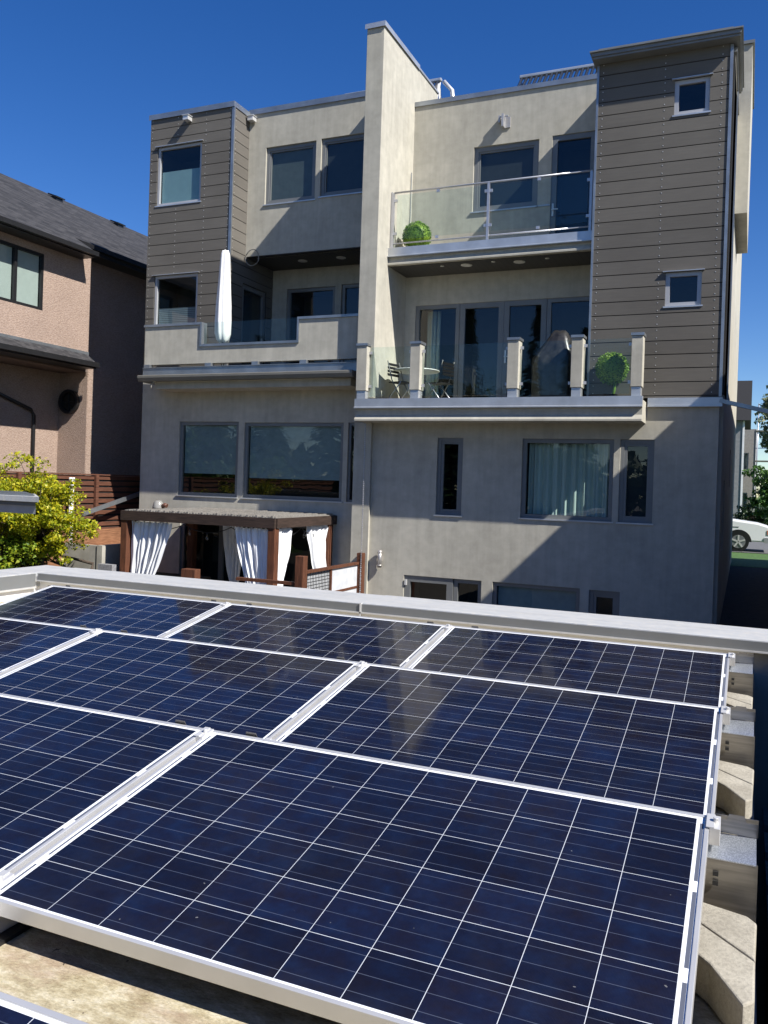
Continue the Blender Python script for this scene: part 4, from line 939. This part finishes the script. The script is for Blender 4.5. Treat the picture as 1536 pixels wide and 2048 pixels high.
for (u, v, s_) in ((PU - .0, .955, 1), (PU - .0, .06, 1)):
    m2 = MB(); pbox(m2, PU + .001, PU + .028, v - .035, v + .035, -.045, .004); pbox(m2, PU - .008, PU + .014, v - .035, v + .035, .0042, .0075); m2.tube([panel_point(PU + .016, v, .004), panel_point(PU + .016, v, .018)], .007, 8)
    m2.build('clamp', MT['white_alu'], proto, bevel=.001)
X0 = -1.689 - .0325; Y0 = 1.571 - .0205 * ct; Z0 = -1.0562 - .0205 * s_t
names = {(1, 0): 'front right solar panel, largest in view with its lower edge over the stained roof', (1, 1): 'solar panel cut by the left edge, left of the front right panel',
         (2, 0): 'middle row right solar panel directly behind the front right one', (2, 1): 'middle row centre solar panel between two grey gaps', (2, 2): 'middle row solar panel cut by the left edge',
         (3, 0): 'back row right solar panel nearest the far parapet coping', (3, 1): 'back row middle solar panel below the parapet seam', (3, 2): 'back row left solar panel by the white parapet corner',
         (0, 0): 'solar panel at the bottom left corner with only its far rim showing'}
first = True
for (r_, c_), lb in names.items():
    o = proto if first else copy_tree(proto); first = False
    y = Y0 + 1.3106 * (r_ - 1) - (.135 if r_ == 0 else 0)
    o.location = (X0 - 1.67 * c_ + (.0 if r_ else .0), y, Z0); o['label'] = lb
# clamp centre rails between panels, seen in the gaps
GRPD = 'wind deflector sheets behind the panel rows'
def row_hw(r_, xl, xr, lab, dy=0):
    yh = Y0 + 1.3106 * (r_ - 1) + PV * ct + dy; zh = Z0 + PV * s_t
    T = thing('wind_deflector', ((xl + xr) / 2, yh, RZ), lab, 'wind deflector', GRPD)
    m = MB(); t = .0025
    def strip(y1, z1, y2, z2, mm, a=xl, b=xr):
        mm.hexa([(a, y1, z1), (b, y1, z1), (b, y1 + t, z1), (a, y1 + t, z1), (a, y2, z2), (b, y2, z2), (b, y2 + t, z2), (a, y2 + t, z2)])
    strip(yh + .03, zh - .052, yh + .012, zh - .008, m); strip(yh + .012, zh - .008, yh + .011, zh + .004, m, -.06, xr); strip(yh - .06, RZ + .012, yh - .075, zh - .085, m); m.build('sheet', MT['sheet'], T)
    m = MB(); m.hexa([(xl, yh - .076, zh - .088), (xr - .004, yh - .076, zh - .088), (xr - .004, yh + .031, zh - .056), (xl, yh + .031, zh - .056), (xl, yh - .076, zh - .085), (xr - .004, yh - .076, zh - .085), (xr - .004, yh + .031, zh - .053), (xl, yh + .031, zh - .053)])
    m.build('ledge', MT['ledge'], T)
    for xt in [xr - .012 - k * .0 for k in range(1)] + [X0 - .02 - 1.67 * k + d for k in range(3) for d in (-.13, .17)]:
        if xl < xt < xr - .1 or xt > xr - .05:
            w_ = .032; m = MB()
            a = xt - .05 if xt > xr - .05 else xt
            m.hexa([(a - w_ * .6, yh + .010, zh - .010), (a + w_, yh + .010, zh - .010), (a + w_, yh + .0125, zh - .010), (a - w_ * .6, yh + .0125, zh - .010), (a - w_ * .6 + .006, yh + .004, zh + .011), (a + w_ - .006, yh + .004, zh + .011), (a + w_ - .006, yh + .0065, zh + .011), (a - w_ * .6 + .006, yh + .0065, zh + .011)]); m.build('tab', MT['sheet'], T)
    for z in (zh - .125, zh - .15):
        m = MB().box(-.058, -.044, yh - .0785, yh - .074, z - .007, z + .005); m.build('slot', MT['gap'], T)
row_hw(1, -5.2, .052, 'steel wind deflector sheet sticking out past the front row of panels'); row_hw(2, -5.2, .052, 'steel wind deflector sheet sticking out past the middle row of panels')
row_hw(3, -5.12, .052, 'steel wind deflector sheet sticking out past the back row near the parapet')
# raceway channels in the gaps between panels
k_ = 0
for r_ in (1, 2, 3):
    for c_ in range(1, 3 if r_ > 1 else 2):
        y = Y0 + 1.3106 * (r_ - 1); xg = X0 - 1.67 * (c_ - 1) - .02
        m = MB(); m.hexa([(xg + .001, y + v * ct, Z0 + v * s_t - w_) for v, w_ in ((0, .03),)] * 0 + [Vector((xg + a, y, Z0)) + Vector((0, *panel_point(0, v, w)[1:])) for w in (-.03, -.027) for a, v in ((.0005, .02), (.0195, .02), (.0195, PV - .05), (.0005, PV - .05))])
        pos = ('front', 'middle', 'back')[r_ - 1]
        tag(m.build('cover_strip', MT['frame'], org=(xg, y, Z0)), '%s row grey aluminium strip in the gap %s' % (pos, 'left of its right-hand panel' if c_ == 1 else 'between its two left panels'), 'rail', 'strips in the gaps between the panels')
# ballast blocks
def block(pr, y, label):
    z0, z1 = RZ + .008, RZ + .104; m = MB()
    pr = [(x, y + q) for x, q in pr]
    n = len(pr); b = len(m.v)
    for z, ins in ((z0, 0), (z1, 0)): m.v += [(x, yy, z) for x, yy in pr]
    for i in range(n): j = (i + 1) % n; m.f.append([b + i, b + j, b + n + j, b + n + i])
    m.f.append([b + i for i in range(n)][::-1]); m.f.append([b + n + i for i in range(n)])
    tag(m.build('ballast_block', MT['paver'], org=(pr[0][0], pr[0][1], RZ), bevel=.005), label, 'concrete block', 'concrete ballast blocks at the right ends of the rows')
BK1 = [(-.27, .80), (-.05, .55), (.022, .41), (.045, .44), (.047, .606), (-.06, .716), (-.2, .86)]
BK2 = [(-.2, .866), (-.06, .722), (.047, .612), (.052, .80), (.03, .83), (-.1, .865), (-.18, .90)]
for r_, nm in ((1, 'front'), (2, 'middle'), (3, 'back')):
    y = Y0 + 1.3106 * (r_ - 1)
    block(BK1, y, 'concrete ballast block of the %s row, nearer one with a shaded front face' % nm)
    block(BK2, y, 'concrete ballast block tucked against the deflector of the %s row' % nm)
    T = thing('ballast_tray', (-.2, y + .6, RZ), 'aluminium support rail under the blocks of the %s row' % nm, 'tray', 'support rails at the right row ends')
    MB().box(-.43, -.0, y + .05, y + .09, RZ + .001, RZ + .03).build('rail', MT['alu'], T)
# foot bracket at bottom left
T = thing('panel_foot', (X0 - .02, 1.6, RZ), 'aluminium foot bracket with rubber pad under the front left panel corner', 'bracket')
XB = X0 + .0
m = MB(); m.exty([(XB - .12, RZ + .012), (XB + .015, RZ + .012), (XB - .0, RZ + .062), (XB - .10, RZ + .062)], 1.40, 1.78); m.build('foot', MT['white_alu'], T, bevel=.004)
MB().box(XB - .16, XB + .045, 1.36, 1.85, RZ + .001, RZ + .011).build('rubber_pad', MT['black'], T)
MB().box(XB - .09, XB - .03, 1.45, 1.62, RZ + .064, RZ + .10).build('clamp_arm', MT['white_alu'], T)

# ================================================================== RIGHT NEIGHBOUR (beyond the frame edge, casts the shade on the lower wall)
T = thing('neighbour_house', (6, 20, -4.05), 'plain stucco house at the right beyond the side yard', 'house')
q = MB(); q.box(2.25, 11, 11, 31, -4.05, 4.9); q.build('wall', MT['tan_dark'], T)
q = MB(); q.box(2.2, 11.2, 10.9, 31.2, 4.902, 5.0); q.build('roof', MT['gutter'], T)

# ================================================================== FAR BACKGROUND THROUGH THE GAP
def far_house(x0, x1, y0, y1, zt, mat, label, roof=True):
    T = thing('far_house', ((x0 + x1) / 2, y0, -2.3), label, 'house', 'houses across the street')
    hx = [(x1 - 1.6 - k * 2.4, x1 - .5 - k * 2.4) for k in range(2)]
    holes = [(a, b, z, z + 1.4) for a, b in hx if a > x0 + .2 for z in (-1.2, 2.0) if z + 1.5 < zt]
    q = MB(); wall(q, mapY(y0), x0, x1, -2.35, zt, holes); q.box(x0, x1, y0 + .2, y1, -2.35, zt); q.build('wall', mat, T, recalc=False)
    for h in holes: window(T, mapY(y0), *h, mat='frame_light', room=.1, sill=False)
    MB().box(x1 + .0, x1 + .12, y0 - .05, y0 + .3, -2.35, zt).build('corner_board', MT['membrane_white'], T)
    if roof:
        q = MB(); q.extx([(y0 - .5, zt), (y1 + .5, zt), ((y0 + y1) / 2, zt + 3.2)], x0 - .4, x1 + .5); q.build('roof', MT['shingle'], T)
    return T
far_house(-12, -.55, 62, 70, 5.0, m_plain('grey_board', (.25, .25, .25), .8), 'grey board house across the street left of the scaffold')
T = far_house(-10, .35, 74, 84, 5.3, m_plain('greige_wall', (.3, .28, .25), .8), 'taupe house with white corner board behind the scaffold', False)
T = thing('scaffold', (1.2, 72, -2.3), 'thin metal scaffold with plank decks against the far house', 'scaffold')
for x in (.45, 1.6, 2.7):
    for y in (70.5, 72): MB().tube([(x, y, -2.3), (x, y, 7.0)], .04, 6).build('pole', MT['rail'], T)
for z in (.3, 2.6, 4.9):
    MB().box(.3, 2.8, 70.4, 72.1, z, z + .07).build('deck', MT['wood_grey'], T); MB().tube([(.3, 70.5, z + 1), (2.8, 70.5, z + 1)], .03, 6).build('guard_rail', m_plain('blue_paint', (.05, .12, .4), .5), T)
branchy('birch_tree', (1.75, 55, -2.3), 1.6, 9.2, MT['leaf_pale'], MT['bark_white'], 'weeping birch with pale drooping foliage at the right edge', 'tree', 40, 130, .22, 21, trunk_r=.10, crown_c=(1.75, 55, 4.6), sq=(.8, .8, 1.9), clus=.5, z_low=.25)
branchy('hedge_tree', (1.5, 50, -2.3), 1.5, 3.6, MT['leaf_green'], MT['bark'], 'dense green tree behind the parked white truck', 'tree', 50, 200, .18, 22, crown_c=(1.55, 50, .1), sq=(1, 1, 1.3), clus=.42, z_low=.0)
branchy('hedge_tree', (-.1, 56, -2.3), 1.0, 2.4, MT['leaf_dark'], MT['bark'], 'dark bush at the foot of the far grey house', 'bush', 26, 140, .15, 23, crown_c=(.35, 56, -1.2), clus=.35, z_low=.0)

# truck (front right part visible)
T = thing('pickup_truck', (-1.6, 38.2, -2.29), 'white pickup truck parked on the street, nose to the right', 'truck')
WHT = m_plain('white_car_paint', (.78, .79, .8), .25, 0, .02, 2)
ty0, ty1 = 37.3, 39.2; gz = -2.29
q = MB()
prof = [(-5.0, .45), (-5.0, 1.1), (-3.2, 1.12), (-3.2, 1.18), (-2.9, 1.85), (-1.5, 1.9), (-.85, 1.3), (.35, 1.16), (.75, 1.05), (.85, .85), (.85, .42)]
n = len(prof)
lo = [(x, ty0, z + gz) for x, z in prof]; 
q.exty([(x, z + gz) for x, z in prof], ty0, ty1)
tb = q.build('body', WHT, T, bevel=.07)
for xx in (-.35, -4.0):
    for yy in (ty0 - .02, ty1 - .2):
        wh = MB(); wh.tube([(xx, yy, gz + .4), (xx, yy + .22, gz + .4)], .4, 28); wo = wh.build('wheel', MT['black'], T)
        rm = MB(); rm.tube([(xx, yy - .015, gz + .4), (xx, yy + .02, gz + .4)], .27, 24)
        ro = rm.build('rim', m_plain('rim_grey', (.28, .28, .3), .35, .6), wo)
        sp = MB()
        for k in range(5):
            t = k * 2 * math.pi / 5 + .3; sp.obox((xx + .14 * math.cos(t), yy - .025, gz + .4 + .14 * math.sin(t)), (.12 * math.cos(t), 0, .12 * math.sin(t)), (-.03 * math.sin(t), 0, .03 * math.cos(t)), (0, .012, 0))
        sp.build('spoke', MT['white_alu'], wo)
    a = MB(); 
    for k in range(14):
        t0, t1 = math.pi * k / 14, math.pi * (k + 1) / 14
        a.hexa([(xx + r * math.cos(t), y, gz + .4 + r * math.sin(t)) for y in (ty0 - .012, ty0 + .05) for r, t in ((.40, t0), (.49, t0), (.49, t1), (.40, t1))])
    a.build('wheel_arch', MT['black'], T)
MB().box(.70, .87, ty0 - .02, ty0 + .3, gz + .72, gz + .9).build('headlight', m_plain('headlamp_red_clear', (.5, .18, .12), .1), T)
MB().box(.60, 1.0, ty0 - .03, ty1 + .03, gz + .38, gz + .6).build('bumper', MT['rail'], T)
MB().box(-1.3, -.95, ty0 - .015, ty0, gz + 1.3, gz + 1.7).build('side_window', m_plain('car_glass', (.02, .025, .03), .05), T)
MB().box(-.9, -.35, ty0 - .012, ty0, gz + .98, gz + 1.0).build('badge_strip', MT['black'], T)

# trees behind the photographer: they show in the window reflections
def spruce(x, y, h, r, seed, label):
    rnd = random.Random(seed); T = thing('spruce_tree', (x, y, -4.05), label, 'tree', 'spruces behind the lane')
    MB().tube([(x, y, -4.05), (x, y, -4.05 + h)], .2, 8, .03).build('trunk', MT['bark'], T)
    m = MB()
    for i in range(1500):
        t = rnd.random() ** .8; z = -4.05 + h * (.12 + .88 * t); rr = r * (1 - t) * rnd.uniform(.45, 1.05) + .05; a = rnd.random() * 2 * math.pi
        d = Vector((math.cos(a), math.sin(a), -.35)); p = Vector((x, y, z)) + d * rr; s2 = Vector((-math.sin(a), math.cos(a), 0)) * (.14 + .2 * (1 - t))
        m.face([p - d * .5 - s2 * .3, p - s2, p + d * .35, p + s2])
    m.build('crown', MT['leaf_dark'], T, recalc=False)
for i, (x, y, h, r) in enumerate(((-15.5, -11, 12.8, 2.2), (-19, -12, 11.5, 2.4), (-23, -10, 12, 2.3), (-12, -14, 13.5, 2.4), (-28, -11, 11, 2.6), (-9, -13, 11.5, 2.0), (-33, -12, 12, 2.5))):
    spruce(x, y, h + 1.8, r, 40 + i, ('tall dark spruce behind the lane, number of its row ' + str(i + 1)) if 0 else ['tallest narrow dark spruce', 'broad dark spruce', 'mid height dark spruce', 'high pointed spruce', 'low wide spruce', 'slim spruce', 'far left spruce'][i] + ' standing behind the photographer across the lane')
branchy('lane_tree', (-23, 6, -4.05), 2.6, 6.0, MT['leaf_green'], MT['bark'], 'broad green tree in the left neighbours garden, outside the frame', 'tree', 70, 150, .24, 60, trunk_r=.2, crown_c=(-23, 6, -.6), clus=.8)
branchy('lane_tree', (-20, 2.5, -4.05), 2.2, 5.5, MT['leaf_green'], MT['bark'], 'smaller green tree beside the garage, outside the frame', 'tree', 60, 150, .24, 61, trunk_r=.2, crown_c=(-20, 2.5, -1.2), clus=.7)
mb = MB(); rnd = random.Random(77)  # tree mass added to block the bright horizon in the pane reflections
for k in range(420):
    x = rnd.uniform(-75, 25); y = -30 + rnd.gauss(0, 3); zc = -3.5 + rnd.random() ** .8 * (6.5 + 2.5 * math.sin(x * .23) + 1.5 * math.sin(x * .61))
    leaf_quads(mb, (x, y, zc), 2.0, 34, 1.0, rnd, (1, .6, .8))
tag(mb.build('added_tree_belt', MT['leaf_dark'], recalc=False), 'dark tree belt added far behind the photographer to darken the window reflections', 'trees', kind='stuff')
